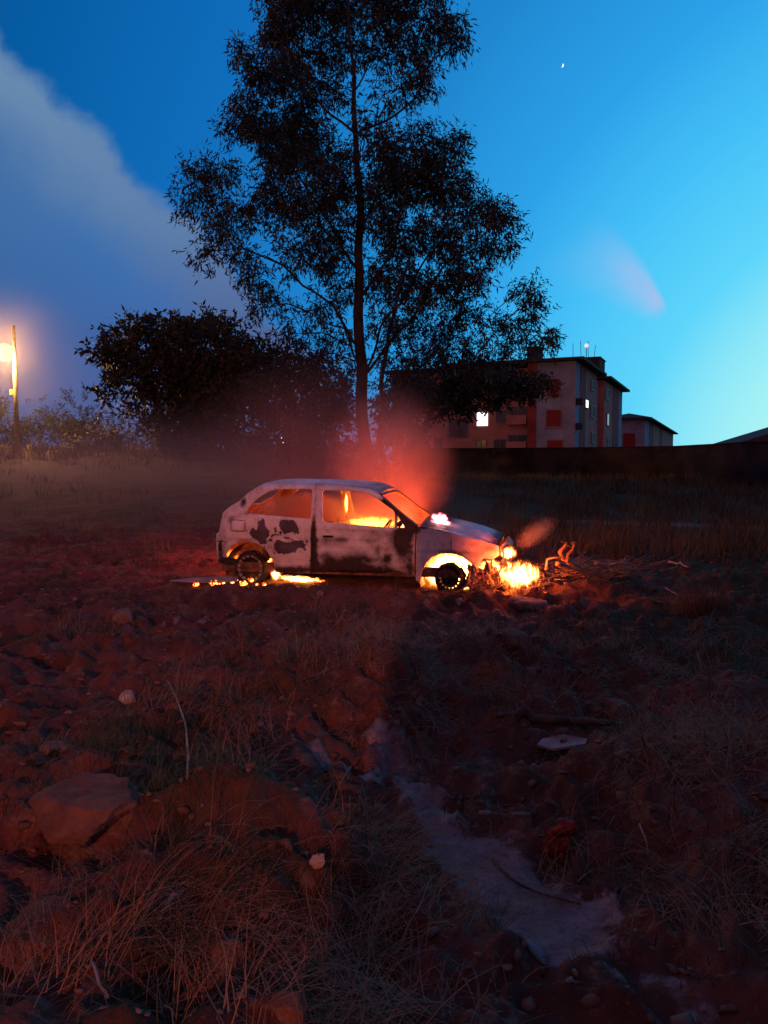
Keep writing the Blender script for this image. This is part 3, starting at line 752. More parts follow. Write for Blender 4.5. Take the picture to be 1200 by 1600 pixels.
# ------------------------------------------------------------------ fire, smoke
def flame_mat(name, strength, nscale=2.2, edge=.5, seed=0.0, hot=(1, .42, .10), cool=(1, .13, .012), squash=1.0, dens=0.0):
    m_, b_, out = new_mat(name)
    co = b_.new('ShaderNodeTexCoord').outputs['Object']
    mp = b_.new('ShaderNodeMapping'); b_.put(mp.inputs[0], co); mp.inputs[1].default_value = (seed, seed * .7, 0); mp.inputs[3].default_value = squash if isinstance(squash, tuple) else (1, 1, squash)
    n = b_.noise(mp.outputs[0], nscale, 3, .55, .6)
    ln = b_.new('ShaderNodeVectorMath', operation='LENGTH'); b_.put(ln.inputs[0], co)
    r = ln.outputs['Value']
    f = b_.m('SUBTRACT', b_.m('SUBTRACT', 1.0, r), b_.m('MULTIPLY', b_.m('SUBTRACT', .62, n), edge * 2.2))
    f = b_.m('MULTIPLY', b_.smooth(f, .0, .55), b_.smooth(r, 1.0, .8))
    col = b_.mix(b_.smooth(f, .3, .95), cool, hot)
    pv = b_.new('ShaderNodeVolumePrincipled')
    pv.inputs['Density'].default_value = dens
    if dens: b_.put(pv.inputs['Density'], b_.m('MULTIPLY', f, dens)); b_.put(pv.inputs['Color'], (.5, .4, .35))
    b_.put(pv.inputs['Emission Color'], col); b_.put(pv.inputs['Emission Strength'], b_.m('MULTIPLY', b_.m('MULTIPLY', f, f), strength))
    b_.l.new(pv.outputs[0], out.inputs['Volume']); return m_
def smoke_mat(name, density, nscale=2.0, contrast=.5, col=(.8, .78, .76), aniso=.2, fall=(1.0, .2), seed=0.0):
    m_, b_, out = new_mat(name)
    co = b_.new('ShaderNodeTexCoord').outputs['Object']
    mp = b_.new('ShaderNodeMapping'); b_.put(mp.inputs[0], co); mp.inputs[1].default_value = (seed, 0, seed)
    n = b_.noise(mp.outputs[0], nscale, 3, .55, .3)
    ln = b_.new('ShaderNodeVectorMath', operation='LENGTH'); b_.put(ln.inputs[0], co)
    f = b_.smooth(ln.outputs['Value'], fall[0], fall[1])
    d = b_.m('MULTIPLY', f, b_.smooth(n, .5 - contrast / 2, .5 + contrast / 2, .15, 1.0))
    pv = b_.new('ShaderNodeVolumePrincipled'); b_.put(pv.inputs['Color'], col); pv.inputs['Anisotropy'].default_value = aniso
    b_.put(pv.inputs['Density'], b_.m('MULTIPLY', d, density))
    b_.l.new(pv.outputs[0], out.inputs['Volume']); return m_
def blob(name, loc, r, mat, rot=(0, 0, 0)):
    bm = bmesh.new(); bmesh.ops.create_icosphere(bm, subdivisions=3, radius=1.0); me = bpy.data.meshes.new(name); bm.to_mesh(me); bm.free()
    o = link_mesh(name, me, mat); o.location = loc; o.scale = r; o.rotation_euler = rot; return o
FIRE = (1.0, .15, .02)
g_fl = 'flames burning in and under the car'
def flame(px, py, v, r, strength, label, rot=(0, 0, 0), **kw):
    u, z = uz(px, py, v); p = cw(u, v, z)
    o = blob('flame', p, r, flame_mat('flame_%d_%d' % (px, py), strength, seed=px * .37, **kw), (rot[0], rot[1], rot[2] - TH))
    return tag(o, label, 'flame', g_fl)
flame(708, 893, .30, (.48, .16, .38), 230, 'bright yellow fire filling the front wheel arch', nscale=3.6, squash=(1.3, 1, .6), edge=.6)
flame(678, 893, .38, (.17, .13, .26), 150, 'orange flame behind the front wheel inside its arch')
flame(794, 864, .30, (.14, .12, .11), 190, 'yellow flame where the near headlight was', nscale=3.2, squash=(1.3, 1, .7), edge=.7)
flame(812, 899, .12, (.36, .20, .22), 150, 'low yellow fire on the soil under the front bumper', nscale=3.0, squash=(2.4, 1, .7), edge=.85)
flame(468, 905, .10, (.42, .10, .055), 420, 'thin white hot strip of fire on the ground under the sill', rot=(0, .05, 0), nscale=2.0, squash=(4.5, 1, 1), edge=.8)
flame(431, 898, .12, (.09, .07, .10), 300, 'small flame at the rear edge of the wheel arch beside the sill')
flame(688, 814, .30, (.17, .12, .14), 230, 'pinkish white flame standing at the foot of the windscreen', hot=(1, .40, .42), cool=(1, .06, .10), nscale=2.4, edge=.8)
flame(580, 818, 1.30, (.52, .15, .13), 150, 'band of yellow fire along the far door, seen through the near window', nscale=2.6, squash=(3, 1, 1), edge=.5, hot=(1, .42, .05), cool=(1, .20, .02))
flame(541, 787, 1.20, (.035, .035, .20), 420, 'thin upright tongue of yellow flame inside the cabin', nscale=1.5, edge=.3, hot=(1, .42, .05), cool=(1, .2, .02))
flame(626, 819, .55, (.09, .10, .09), 200, 'small flame by the steering wheel seen through the quarter light')
flame(420, 875, .35, (.07, .06, .05), 260, 'tiny orange flame glowing inside the rear wheel arch')
flame(362, 872, .40, (.18, .14, .17), 45, 'dull orange fire under the tail behind the rear wheel', cool=(1, .10, .01), hot=(1, .22, .02))
flame(765, 888, .25, (.24, .14, .16), 130, 'orange fire among the wreckage of the front bumper', nscale=4.5, edge=.9)
# the light of these flames, with added red fills behind the car
lamp('fire_light_cabin', cw(1.95, 1.18, .66), 34, (1, .13, .010), .10)
lamp('fire_light_rear_seat', cw(1.0, .8, .62), 4, (1, .05, .012), .15)
lamp('fire_light_screen', cw(2.40, .75, .98), 55, (1, .08, .010), .14)
lamp('fire_light_arch', cw(fw_u + .12, .42, .36), 38, (1, .22, .025), .08)
lamp('fire_light_nose', cw(3.80, .10, .20), 30, (1, .22, .03), .08)
lamp('fire_light_headlight', cw(3.82, .0, .60), 22, (1, .05, .01), .05)
lamp('fire_light_sill', cw(*[uz(468, 905, .12)[0], .15, .16]), 7, (1, .26, .05), .06)
lamp('fire_light_tail', cw(rw_u - .25, .5, .33), 22, (1, .09, .01), .08)
lamp('red_fill_plume', cw(2.3, 1.9, .85), 150, (1, .085, .014), .25)  # added red fill, no flame here; lights the plume behind the car
lamp('red_fill_field', cw(.3, 2.2, 1.2), 170, (1, .07, .035), .25)  # added red fill, no flame here; reddens smoke and field on the left
lamp('fire_light_embers', pt(850, 876, 8.95), 14, (1, .14, .02), .05)

SM = (.74, .56, .52)
sp = blob('smoke', pt(610, 722, 11.3), (1.1, .95, 1.2), smoke_mat('smoke_plume', 1.5, 2.2, .9, SM, fall=(1.0, .05)))
tag(sp, 'red lit smoke rolling up from the windscreen', 'smoke', kind='stuff')
sp = blob('smoke', cw(1.75, .8, .82), (1.15, .66, .42), smoke_mat('smoke_cabin', 1.7, 1.8, .5, SM, fall=(1.0, .3), seed=2), (0, 0, -TH))
sp2 = blob('smoke', cw(.95, .8, .95), (.72, .68, .30), smoke_mat('smoke_rear', 4.5, 2.5, .8, SM, fall=(1.0, .4), seed=9), (0, 0, -TH))
tag(sp2, 'dull red smoke behind the rear side window', 'smoke', kind='stuff')
tag(sp, 'orange lit smoke filling the cabin behind the empty windows', 'smoke', kind='stuff')
sp = blob('smoke', pt(500, 700, 13.6), (2.9, 1.7, 1.9), smoke_mat('smoke_trail', .36, 2.4, .8, (.50, .34, .33), fall=(1.0, .1), seed=3))
tag(sp, 'thin dark red smoke drifting behind the roof towards the trees', 'smoke', kind='stuff')
sp = blob('smoke', pt(838, 832, 9.15), (.34, .22, .15), smoke_mat('smoke_puff', 2.6, 1.6, .7, SM, fall=(1.0, .1), seed=5), (0, -.6, 0))
tag(sp, 'small red puff of smoke blowing off the front corner of the hood', 'smoke', kind='stuff')
sp = blob('haze', (-10, 21.5, .6), (15, 10.5, 3.0), smoke_mat('smoke_bank', .065, 1.6, .7, (.80, .58, .60), .0, fall=(1.0, .2), seed=8))
tag(sp, 'thin bank of smoke lying over the field and trees on the left', 'smoke', kind='stuff')
sp = blob('haze', pt(14, 560, 40), (5.0, 5, 5.0), smoke_mat('lamp_halo', .028, 1.3, .4, (.9, .85, .8), .4, fall=(1.0, .0), seed=12))  # ball of haze added round the lamp to give it a halo
tag(sp, 'haze added round the street lamp for its orange halo', 'smoke', kind='stuff')

# ------------------------------------------------------------------ embers, wreckage, branches by the car
def ember_mat(name, k, thr=.55):
    m_, b_, out = new_mat(name)
    co = b_.new('ShaderNodeTexCoord').outputs['Object']
    n = b_.noise(co, 26, 4, .6); f = b_.smooth(n, thr, thr + .25)
    p = b_.new('ShaderNodeBsdfPrincipled'); b_.put(p.inputs['Base Color'], (.06, .035, .03)); p.inputs['Roughness'].default_value = .9
    b_.put(p.inputs['Emission Color'], b_.mix(f, (1, .05, .005), (1, .30, .05))); b_.put(p.inputs['Emission Strength'], b_.m('MULTIPLY', f, k))
    b_.l.new(p.outputs[0], out.inputs[0]); return m_
M['ember'] = ember_mat('glowing_ember', 5.0); M['ember_hot'] = ember_mat('hot_ember', 16.0, .42)
def scatter_lumps(name, pts, rr, mat, seed=0, amp=.4):
    m_ = MB(); r_ = random.Random(seed)
    for p in pts:
        s = r_.uniform(*rr); m_.lump(Vector(p) + Vector((0, 0, s * .3)), (s * r_.uniform(.8, 1.6), s * r_.uniform(.7, 1.3), s * r_.uniform(.5, .9)), r_.random() * 50, amp, 1)
    return m_.build(name, mat, None, False)
r_ = random.Random(4)
em = scatter_lumps('embers', [ray_ground(r_.gauss(852, 12), r_.gauss(903, 7)) for _ in range(120)], (.02, .06), M['ember'], 2)
tag(em, 'glowing orange embers heaped beside the front fire', 'embers', kind='stuff')
em = scatter_lumps('embers', [cw(r_.uniform(3.3, 3.75), r_.uniform(.08, .45), r_.uniform(.04, .16)) for _ in range(60)], (.02, .05), M['ember'], 5)
tag(em, 'smouldering remains of the melted front bumper', 'embers', kind='stuff')
coals = [(306, 901, .034), (334, 897, .046), (343, 902, .014), (349, 899, .020), (358, 908, .012), (363, 911, .022), (371, 907, .009), (380, 905, .040), (392, 909, .034), (401, 904, .016), (413, 906, .026)]
for i, (px, py, r) in enumerate(coals):
    g_ = ray_ground(px, py); ok = 9.0 < g_.y < 9.9
    if not ok:
        p = pt(px, py, 9.45); p.z = Hs(p.x, p.y)
    else: p = g_
    m_ = MB(); m_.lump((0, 0, r * .5), (r * 1.2, r, r * .8), i + 3, .4, 2)
    o = m_.build('ember', M['ember_hot'], None, True); o.location = p
    tag(o, ['bright ember farthest left of the row behind the car', 'largest bright ember, on the pale metal sheet', 'tiny ember just right of the largest one', 'small ember at the right end of the metal sheet', 'faint ember left of the rear wheel, low', 'ember touching the left foot of the rear wheel', 'faintest ember at the left foot of the rear rim', 'bright ember under the left of the rear rim', 'bright ember under the middle of the rear rim', 'small ember at the right foot of the rear rim', 'ember between the rear rim and the sill fire'][i], 'ember', 'embers on the ground round the rear wheel')

def twig_tube(pix, d, r, name, mat, label, cat, wig=.012, group=None, ddep=None, ground=False):
    """a stick through photo points, at depth d (or a depth per point)"""
    P = []
    for i, (px, py) in enumerate(pix):
        dd = d[i] if hasattr(d, '__len__') else d
        P.append(pt(px, py, dd))
    pts = []; rs = []
    for i in range(len(P) - 1):
        n = 5
        for k in range(n):
            t_ = k / n; q_ = P[i].lerp(P[i + 1], t_); s_i = (i + t_) / (len(P) - 1)
            q_ += Vector((mnoise.noise(q_ * 6), mnoise.noise(q_ * 6 + Vector((9, 0, 0))), mnoise.noise(q_ * 6 + Vector((0, 9, 0))))) * wig
            pts.append(q_); rs.append(r * (1 - .65 * s_i) * (1 + .2 * mnoise.noise(q_ * 20)))
    pts.append(P[-1]); rs.append(r * .3)
    b0 = pts[0].copy(); m_ = MB(); m_.tube([p - b0 for p in pts], rs, 7)
    o = m_.build(name, mat, None, True); o.location = b0
    return tag(o, label, cat, group)
twig_tube([(853, 891), (854, 874), (866, 871), (910, 873), (980, 879)], [9.1, 9.1, 9.1, 9.2, 9.5], .016, 'branch', M['wood_grey'], 'long pale branch lying level across the pile right of the car', 'branch')
twig_tube([(927, 893), (900, 884), (880, 872), (875, 862), (884, 853), (886, 848)], [9.5, 9.3, 9.15, 9.1, 9.1, 9.1], .045, 'branch', M['wood_root'], 'thick forked root rearing up like an antler, lit orange by the fire', 'root')
twig_tube([(886, 878), (888, 866), (896, 858), (898, 847), (893, 851)], [9.12, 9.1, 9.08, 9.05, 9.05], .028, 'branch', M['wood_root'], 'short curled root crossing the antler shaped one', 'root')
twig_tube([(917, 873), (900, 860), (876, 846)], [9.2, 9.1, 9.0], .010, 'branch', M['wood_grey'], 'thin stick leaning up to the left over the curled roots', 'branch')
twig_tube([(930, 880), (950, 884), (975, 878), (978, 872)], 9.3, .024, 'branch', M['wood_root'], 'reddish root end turned up at the right of the branch pile', 'root')
twig_tube([(870, 880), (895, 888), (940, 900)], [9.0, 9.1, 9.2], .03, 'branch', M['wood_root'], 'stout root sloping down to the right below the pale branch', 'root')
bw = MB(); r_ = random.Random(21)
for k in range(170):
    p = ray_ground(r_.gauss(925, 42), r_.gauss(900, 9)); p.y = min(max(p.y, 8.7), 11); p.z = Hs(p.x, p.y) + .02 + .10 * r_.random()
    a_ = r_.uniform(-.5, .5) + (PI if r_.random() < .5 else 0); L = r_.uniform(.12, .5); e = r_.gauss(.12, .25)
    q1 = p + Vector((math.cos(a_) * L * .5, math.sin(a_) * L * .5, e * L * .5)); q2 = p + Vector((math.cos(a_ + .3) * L, math.sin(a_ + .3) * L, e * L * .8 + r_.uniform(-.03, .04)))
    q2.z = max(q2.z, Hs(q2.x, q2.y) + .01)
    bw.tube([p, q1, q2], [r_.uniform(.006, .014), .007, .003], 5)
tag(bw.build('brushwood', M['wood_root'], None, True), 'heap of broken twigs and roots right of the front fire', 'brushwood', kind='stuff')
def ground_stick(px0, py0, px1, py1, r, mat, label, cat='stick', lift=.0, name='stick', bend=0.0, group=None):
    a_ = ray_ground(px0, py0); b_ = ray_ground(px1, py1); pts = []; n = 12
    side = (b_ - a_).cross(Vector((0, 0, 1))); side = side.normalized() if side.length else Vector((1, 0, 0))
    for k in range(n + 1):
        t_ = k / n; q_ = a_.lerp(b_, t_); q_ += side * bend * math.sin(PI * t_); q_.z = max(q_.z, Hs(q_.x, q_.y)) + r * .8 + lift * t_
        q_ += Vector((mnoise.noise(q_ * 5), mnoise.noise(q_ * 5 + Vector((5, 5, 0))), 0)) * .012
        pts.append(q_ - a_)
    m_ = MB(); m_.tube(pts, [r * (1 - .5 * k / n) for k in range(n + 1)], 7); o = m_.build(name, mat, None, True); o.location = a_
    return tag(o, label, cat, group)
ground_stick(805, 1131, 965, 1139, .035, M['wood_char'], 'dark charred log lying level in the hollow on the right', 'log', name='log')
ground_stick(1000, 940, 1142, 962, .018, M['wood_char'], 'dark stick pointing at the right edge beside the dry bush', 'stick')
ground_stick(1045, 880, 1075, 888, .02, M['wood_grey'], 'short pale stick at the edge of the path on the right')
ground_stick(1130, 866, 1142, 870, .018, M['wood_grey'], 'short pale stub far right on the path')
ground_stick(1040, 921, 1058, 932, .014, M['sheet_pale'], 'white forked twig left of the dry bush', 'twig', name='twig')
ground_stick(292, 1218, 262, 1128, .006, M['wood_grey'], 'single bare straw coloured stalk standing tall on the left', 'stalk', .22, name='dry_stalk', bend=.04)
ground_stick(1000, 1300, 1012, 1370, .005, M['wood_grey'], 'thin pale stalk hanging over the bank of dry grass', 'stalk', .08, name='dry_stalk')
ground_stick(130, 1510, 170, 1590, .006, M['wood_grey'], 'broad bent reed in the lower left corner', 'stalk', .05, name='dry_stalk')
ground_stick(245, 1452, 290, 1415, .010, M['wood_grey'], 'short brown stick between the two large left rocks', 'stick', .03)
ground_stick(770, 1345, 905, 1420, .007, M['wood_char'], 'thin dark root lying on the pale sand patch', 'root', name='root', bend=.06)
ground_stick(760, 1428, 855, 1520, .008, M['wood_char'], 'curved black twig along the lower edge of the sand patch', 'twig', name='twig', bend=.05)
m_ = MB(); r_ = random.Random(9)
for k in range(16): m_.lump((3.30 + .032 * k + r_.uniform(-.03, .03), .12 + .1 * (k / 16) + r_.uniform(-.04, .05), .20 + r_.uniform(-.08, .12)), (r_.uniform(.04, .08), .05, r_.uniform(.05, .10)), k + 2, 1.3, 3, 2.2)
for k in range(14): x_ = 3.28 + .5 * r_.random(); m_.tube([(x_, .06, .34 - .2 * r_.random()), (x_ + r_.uniform(-.1, .12), .03, .18), (x_ + r_.uniform(-.2, .2), -.02 - .1 * r_.random(), .06)], .007, 5)
m_.build('melted_bumper', M['rust_inner'], car, True)['label'] = 'crumpled, melted front bumper hanging in orange lit rags'
# the flat pale board at the tail
a_ = pt(274, 891, 9.75); b_ = pt(372, 889, 9.75); zz = .17
m_ = MB(); n = 10; vs = []
pl = [(0, 0), (.18, .10), (.5, .16), (.82, .14), (.85, -.06), (.5, -.10), (.2, -.05)]
m_.add([(x_, y_, .0 + .015 * x_) for x_, y_ in pl] + [(x_, y_, .012 + .015 * x_) for x_, y_ in pl], [tuple(range(7))[::-1], tuple(range(7, 14))] + [(i, (i + 1) % 7, (i + 1) % 7 + 7, i + 7) for i in range(7)])
o = m_.build('metal_sheet', M['sheet_pale'], None); o.location = (a_.x, 9.5, max(Hs(a_.x, 9.5), Hs(a_.x + .5, 9.5)) + .05); o.rotation_euler = (.12, .0, 0)
tag(o, 'pointed pale metal sheet lying flat behind the rear wheel', 'metal sheet')
m_ = MB(); pl = [(-.14, -.05), (-.05, -.07), (.13, -.05), (.15, .02), (.02, .05), (-.1, .04)]
m_.add([(x_, y_, .02 * math.sin(x_ * 20)) for x_, y_ in pl] + [(x_, y_, .015 + .02 * math.sin(x_ * 20)) for x_, y_ in pl], [tuple(range(6))[::-1], tuple(range(6, 12))] + [(i, (i + 1) % 6, (i + 1) % 6 + 6, i + 6) for i in range(6)])
o = m_.build('metal_sheet', M['sheet_pale'], None); o.location = ray_ground(876, 1170) + Vector((0, 0, .03)); o.rotation_euler = (.15, 0, -.1)
tag(o, 'flat grey scrap of sheet below the charred log', 'scrap')
m_ = MB(); m_.lump((0, 0, .03), (.05, .03, .045), 3, 1.0, 4, 2.5); m_.lump((.03, .0, .11), (.04, .03, .035), 8, .7, 3)
o = m_.build('red_rag', M['plastic_red'], None, True); o.location = ray_ground(872, 1335)
tag(o, 'small crumpled red rag lying beside the pale sand patch', 'rag')

# ------------------------------------------------------------------ stones
def stone(px, py, w, h, depth, label, mat='stone', seed=1, sink=.25, cat='stone', name='stone', amp=.35):
    g_ = ray_ground(px, py + h * .5); d = g_.y; sx_ = w / 2 * d / F; sz_ = h * d / F * .62
    m_ = MB(); bm = bmesh.new(); bmesh.ops.create_icosphere(bm, subdivisions=5 if w > 90 else 4, radius=1); rr = random.Random(seed)
    pl = [(Vector((rr.gauss(0, 1), rr.gauss(0, 1), rr.gauss(0, .8))).normalized(), rr.uniform(.55, .85)) for _ in range(13)] + [(Vector((rr.uniform(-.2, .2), rr.uniform(-.2, .2), 1)).normalized(), rr.uniform(.5, .7))]
    off = Vector((seed * 3.1, seed, 0))
    for v in bm.verts:
        for nn_, dd_ in pl:
            e_ = v.co.dot(nn_) - dd_
            if e_ > 0: v.co -= nn_ * e_ * .93
        v.co *= 1 + .12 * amp / .35 * mnoise.noise(v.co * 2 + off) + .07 * mnoise.noise(v.co * 6 + off) + .035 * mnoise.noise(v.co * 15 + off)
    m_.add([(v.co.x * sx_ * 1.3, v.co.y * sx_ * depth * 1.3, v.co.z * sz_ * 1.4) for v in bm.verts], [tuple(q_.index for q_ in f.verts) for f in bm.faces]); bm.free()
    o = m_.build(name, M[mat], None, True)
    p = Vector(((px - 600) / F * d, d + sx_ * depth * .4, 0)); p.z = Hs(p.x, p.y) + sz_ * (.45 - sink)
    o.location = p; o.rotation_euler = (0, 0, random.uniform(-.4, .4)); return tag(o, label, cat)
stone(118, 1288, 165, 62, .9, 'very large flat earthy boulder on the left edge of the foreground', 'clod', 2, .55, cat='boulder', name='boulder')
stone(45, 1425, 130, 62, .9, 'low rounded earthy boulder cut by the lower left edge', 'clod', 5, .5, cat='boulder', name='boulder')
stone(343, 1490, 56, 70, .7, 'wedge shaped pinkish rock standing in the straw at the bottom', seed=9, cat='rock', name='rock')
stone(491, 1360, 24, 22, .7, 'small white chip of stone on the lit red soil', 'stone_pale', 4, .1)
stone(185, 962, 36, 22, .8, 'rounded pinkish stone left of the car in mid field', 'stone', 6)
stone(190, 1083, 26, 18, .8, 'small reddish pale stone midway on the left slope', 'stone_pale', 7)
stone(972, 1105, 34, 34, .8, 'round grey brown stone above the charred log', 'stone', 8)
stone(812, 1005, 46, 34, .8, 'large orange brown clod on the bank below the front fire', 'clod', 12)
stone(952, 998, 22, 20, .8, 'small round stone on the dark bank right of the clod', 'stone', 14)
stone(720, 945, 12, 9, .8, 'tiny white stone just below the front wheel', 'stone_pale', 15, .1)
stone(708, 975, 16, 14, .8, 'small pale stone above the grassy bank', 'stone', 16)
stone(828, 935, 60, 18, .7, 'low pale slab of stone half buried below the front fire', 'stone', 17)
stone(820, 1278, 32, 26, .8, 'round brown stone above the pale sand patch', 'stone', 18)
stone(440, 1560, 60, 40, .8, 'reddish clod at the bottom edge near the shadow', 'clod', 19)
stone(545, 1005, 30, 14, .8, 'flat stone by the lit bank under the car door', 'stone', 21)
stone(75, 1165, 44, 22, .8, 'low worn stone near the left edge halfway down', 'stone', 22)
stone(985, 1178, 26, 14, .8, 'small stone right of the grey scrap', 'stone', 25)
stone(40, 958, 30, 10, .8, 'flat pebble at the far left in the red glow', 'stone', 27)
# small clods and gravel everywhere: one mass
def debris():
    bm = bmesh.new(); bmesh.ops.create_icosphere(bm, subdivisions=1, radius=1); bv = np.array([v.co[:] for v in bm.verts]); bf = np.array([[v.index for v in f.verts] for f in bm.faces]); bm.free()
    N = 1900; d = 2.0 * (6.2 ** RNG.random(N)); x = (RNG.random(N) * 2 - 1) * (d * .62 + .4)
    keep = (sand_mask(x, d) < .35) & ~((np.abs(x + .3) < 2.2) & (np.abs(d - 10.2) < 1.0)); d = d[keep]; x = x[keep]; N = len(d)
    s = .004 + .015 * RNG.random(N) ** 3 + .0012 * d; z = H(x, d)
    V = np.sign(bv[None]) * np.abs(bv[None]) ** .7 * (1 + .38 * RNG.normal(size=(N, len(bv), 1))) * s[:, None, None] * (np.array([1.3, 1, .75]) * (1 + .3 * RNG.normal(size=(N, 1, 3))))
    V = V + np.stack([x, d, z + s * .3], -1)[:, None, :]
    Fc = bf[None] + (np.arange(N) * len(bv))[:, None, None]
    tone = np.repeat(RNG.random(N) ** 3, len(bv))
    me = np_mesh('gravel', V.reshape(-1, 3), Fc.reshape(-1, 3), {'tone': tone})
    tag(link_mesh('gravel', me, simple('gravel', (.075, .038, .028), (.24, .15, .12), .95, 3, 0, attr='tone')), 'loose clods and gravel strewn over the dug red soil', 'gravel', kind='stuff')
debris()

# ------------------------------------------------------------------ grass
def blades(name, x, y, length, width, az, lean, mat, label, droop=1.2, seg=4, spread=.3):
    N = len(x); z = H(x, y) - .005
    t_ = np.linspace(0, 1, seg + 1)
    # angle from vertical grows along the blade
    ang = lean[:, None] + droop * t_[None, :] * (0.6 + .8 * RNG.random(N))[:, None]
    dl = length[:, None] / seg
    hx = np.concatenate([np.zeros((N, 1)), np.cumsum(np.sin(ang[:, :-1]) * dl, 1)], 1)
    hz = np.concatenate([np.zeros((N, 1)), np.cumsum(np.cos(ang[:, :-1]) * dl, 1)], 1)
    curl = az[:, None] + (RNG.normal(size=N) * .35)[:, None] * t_[None]
    cx = x[:, None] + hx * np.cos(curl); cy2 = y[:, None] + hx * np.sin(curl)
    gz = H(cx, cy2)
    cz = np.maximum(z[:, None] + hz, gz + .004)
    wv = width[:, None] * (1 - .85 * t_[None]) * .5
    sx2 = -np.sin(curl) * wv; sy2 = np.cos(curl) * wv
    L = np.stack([cx - sx2, cy2 - sy2, cz], -1); R_ = np.stack([cx + sx2, cy2 + sy2, cz + wv * .4], -1)
    V = np.stack([L, R_], 2).reshape(N, -1, 3); k = 2 * (seg + 1)
    q_ = np.array([[2 * i, 2 * i + 1, 2 * i + 3, 2 * i + 2] for i in range(seg)])
    Fc = q_[None] + (np.arange(N) * k)[:, None, None]
    tone = np.repeat(np.clip(RNG.beta(1.6, 2.2, N), 0, 1), k)
    me = np_mesh(name, V.reshape(-1, 3), Fc.reshape(-1, 4), {'tone': tone})
    return tag(link_mesh(name, me, mat), label, 'grass', kind='stuff')
def clumps(nc, per, ylo, yhi, maskf, rad, leanr, lenr, wid, half=.62):
    c = nc * 8
    d = ylo * ((yhi / ylo) ** RNG.random(c)); x = (RNG.random(c) * 2 - 1) * (d * half + .5)
    m_ = maskf(x, d); keep = RNG.random(c) < m_; d = d[keep][:nc]; x = x[keep][:nc]; n = len(d)
    eps = .12; gx = (H(x + eps, d) - H(x - eps, d)) / (2 * eps); gy = (H(x, d + eps) - H(x, d - eps)) / (2 * eps)
    az = np.arctan2(-gy, -gx) + RNG.normal(size=n) * .8
    k = per; X = (x[:, None] + RNG.normal(size=(n, k)) * rad).ravel(); Y_ = (d[:, None] + RNG.normal(size=(n, k)) * rad).ravel()
    A = (az[:, None] + RNG.normal(size=(n, k)) * .75).ravel()
    Ln = (lenr[0] + (lenr[1] - lenr[0]) * RNG.random(n)[:, None] * (.5 + .7 * RNG.random((n, k)))).ravel()
    lean = (leanr[0] + (leanr[1] - leanr[0]) * RNG.random((n, k))).ravel()
    Wd = wid * (.6 + .8 * RNG.random(n * k)) * (1 + .05 * Y_)
    return X, Y_, Ln, Wd, A, lean
nocar = lambda x, y: ~((np.abs(x + .2 - .1 * (y - 10)) < 2.1) & (np.abs(y - 10.1) < 1.0))
def m_straw(x, y):
    b_ = .0 + 2.2 * np.clip(fbm(x + 3, y, .9, 3) - .10, 0, 1)
    b_ = b_ + .9 * gauss(x, y, -.2, 5.1, .8, .8) + .8 * gauss(x, y, 1.0, 5.6, 1.1, .8) + .9 * gauss(x, y, 1.4, 3.3, .55, .5) + .5 * gauss(x, y, -.8, 2.4, .5, .3)
    return np.clip(b_, 0, 1) * (sand_mask(x, y) < .3) * nocar(x, y)
X_, Y_, L_, W_, A_, N_ = clumps(520, 24, 1.9, 9.2, m_straw, .07, (.3, 1.3), (.12, .42), .0032)
blades('grass', X_, Y_, L_, W_, A_, N_, M['straw'], 'matted dry straw coloured grass over the dug soil in front', 1.3)
X_, Y_, L_, W_, A_, N_ = clumps(260, 9, 2.0, 14, m_straw, .15, (.9, 1.5), (.12, .30), .0022)
blades('grass', X_, Y_, L_, W_, A_, N_, M['straw'], 'flattened dead stalks lying between the clods', .5)
m_g = lambda x, y: np.clip(.12 + .9 * (fbm(x, y, .6, 2) > .22) + .8 * sst(x - .1 * y, .5, 2.2) * sst(y, 3.6, 6), 0, 1) * (sand_mask(x, y) < .3) * nocar(x, y)
X_, Y_, L_, W_, A_, N_ = clumps(620, 24, 2.2, 16, m_g, .07, (.1, .7), (.06, .22), .0035)
blades('grass', X_, Y_, L_, W_, A_, N_, M['grass_green'], 'tufts of dark green grass and weeds among the straw', .9)
# field beyond the car
m_f = lambda x, y: np.clip(.05 + .95 * sst(y, 27, 36) + .7 * sst(x, 1, 6), 0, 1) * (1 - ((np.abs(y - (22.2 - .52 * x)) < .7) & (x > 3.2)))
X_, Y_, L_, W_, A_, N_ = clumps(2300, 16, 12, 46, m_f, .22, (.0, .6), (.18, .55), .009, .60)
blades('grass', X_, Y_, L_, W_, A_, N_, M['grass_far'], 'rough knee high grass of the field behind the car', .6, 3)
# the dry bush on the right
X_ = 3.45 + RNG.normal(size=900) * .16; Y_ = 8.25 + RNG.normal(size=900) * .12
g0 = ray_ground(1092, 955); X_ = g0.x + RNG.normal(size=900) * .15; Y_ = g0.y + RNG.normal(size=900) * .1
o = blades('dry_bush', X_, Y_, .12 + .22 * RNG.random(900), np.full(900, .004), RNG.random(900) * 6.28, RNG.random(900) * .7, M['straw'], 'x', .5)
del o['kind']; tag(o, 'bushy tuft of dry reddish grass far right of the branch pile', 'bush')

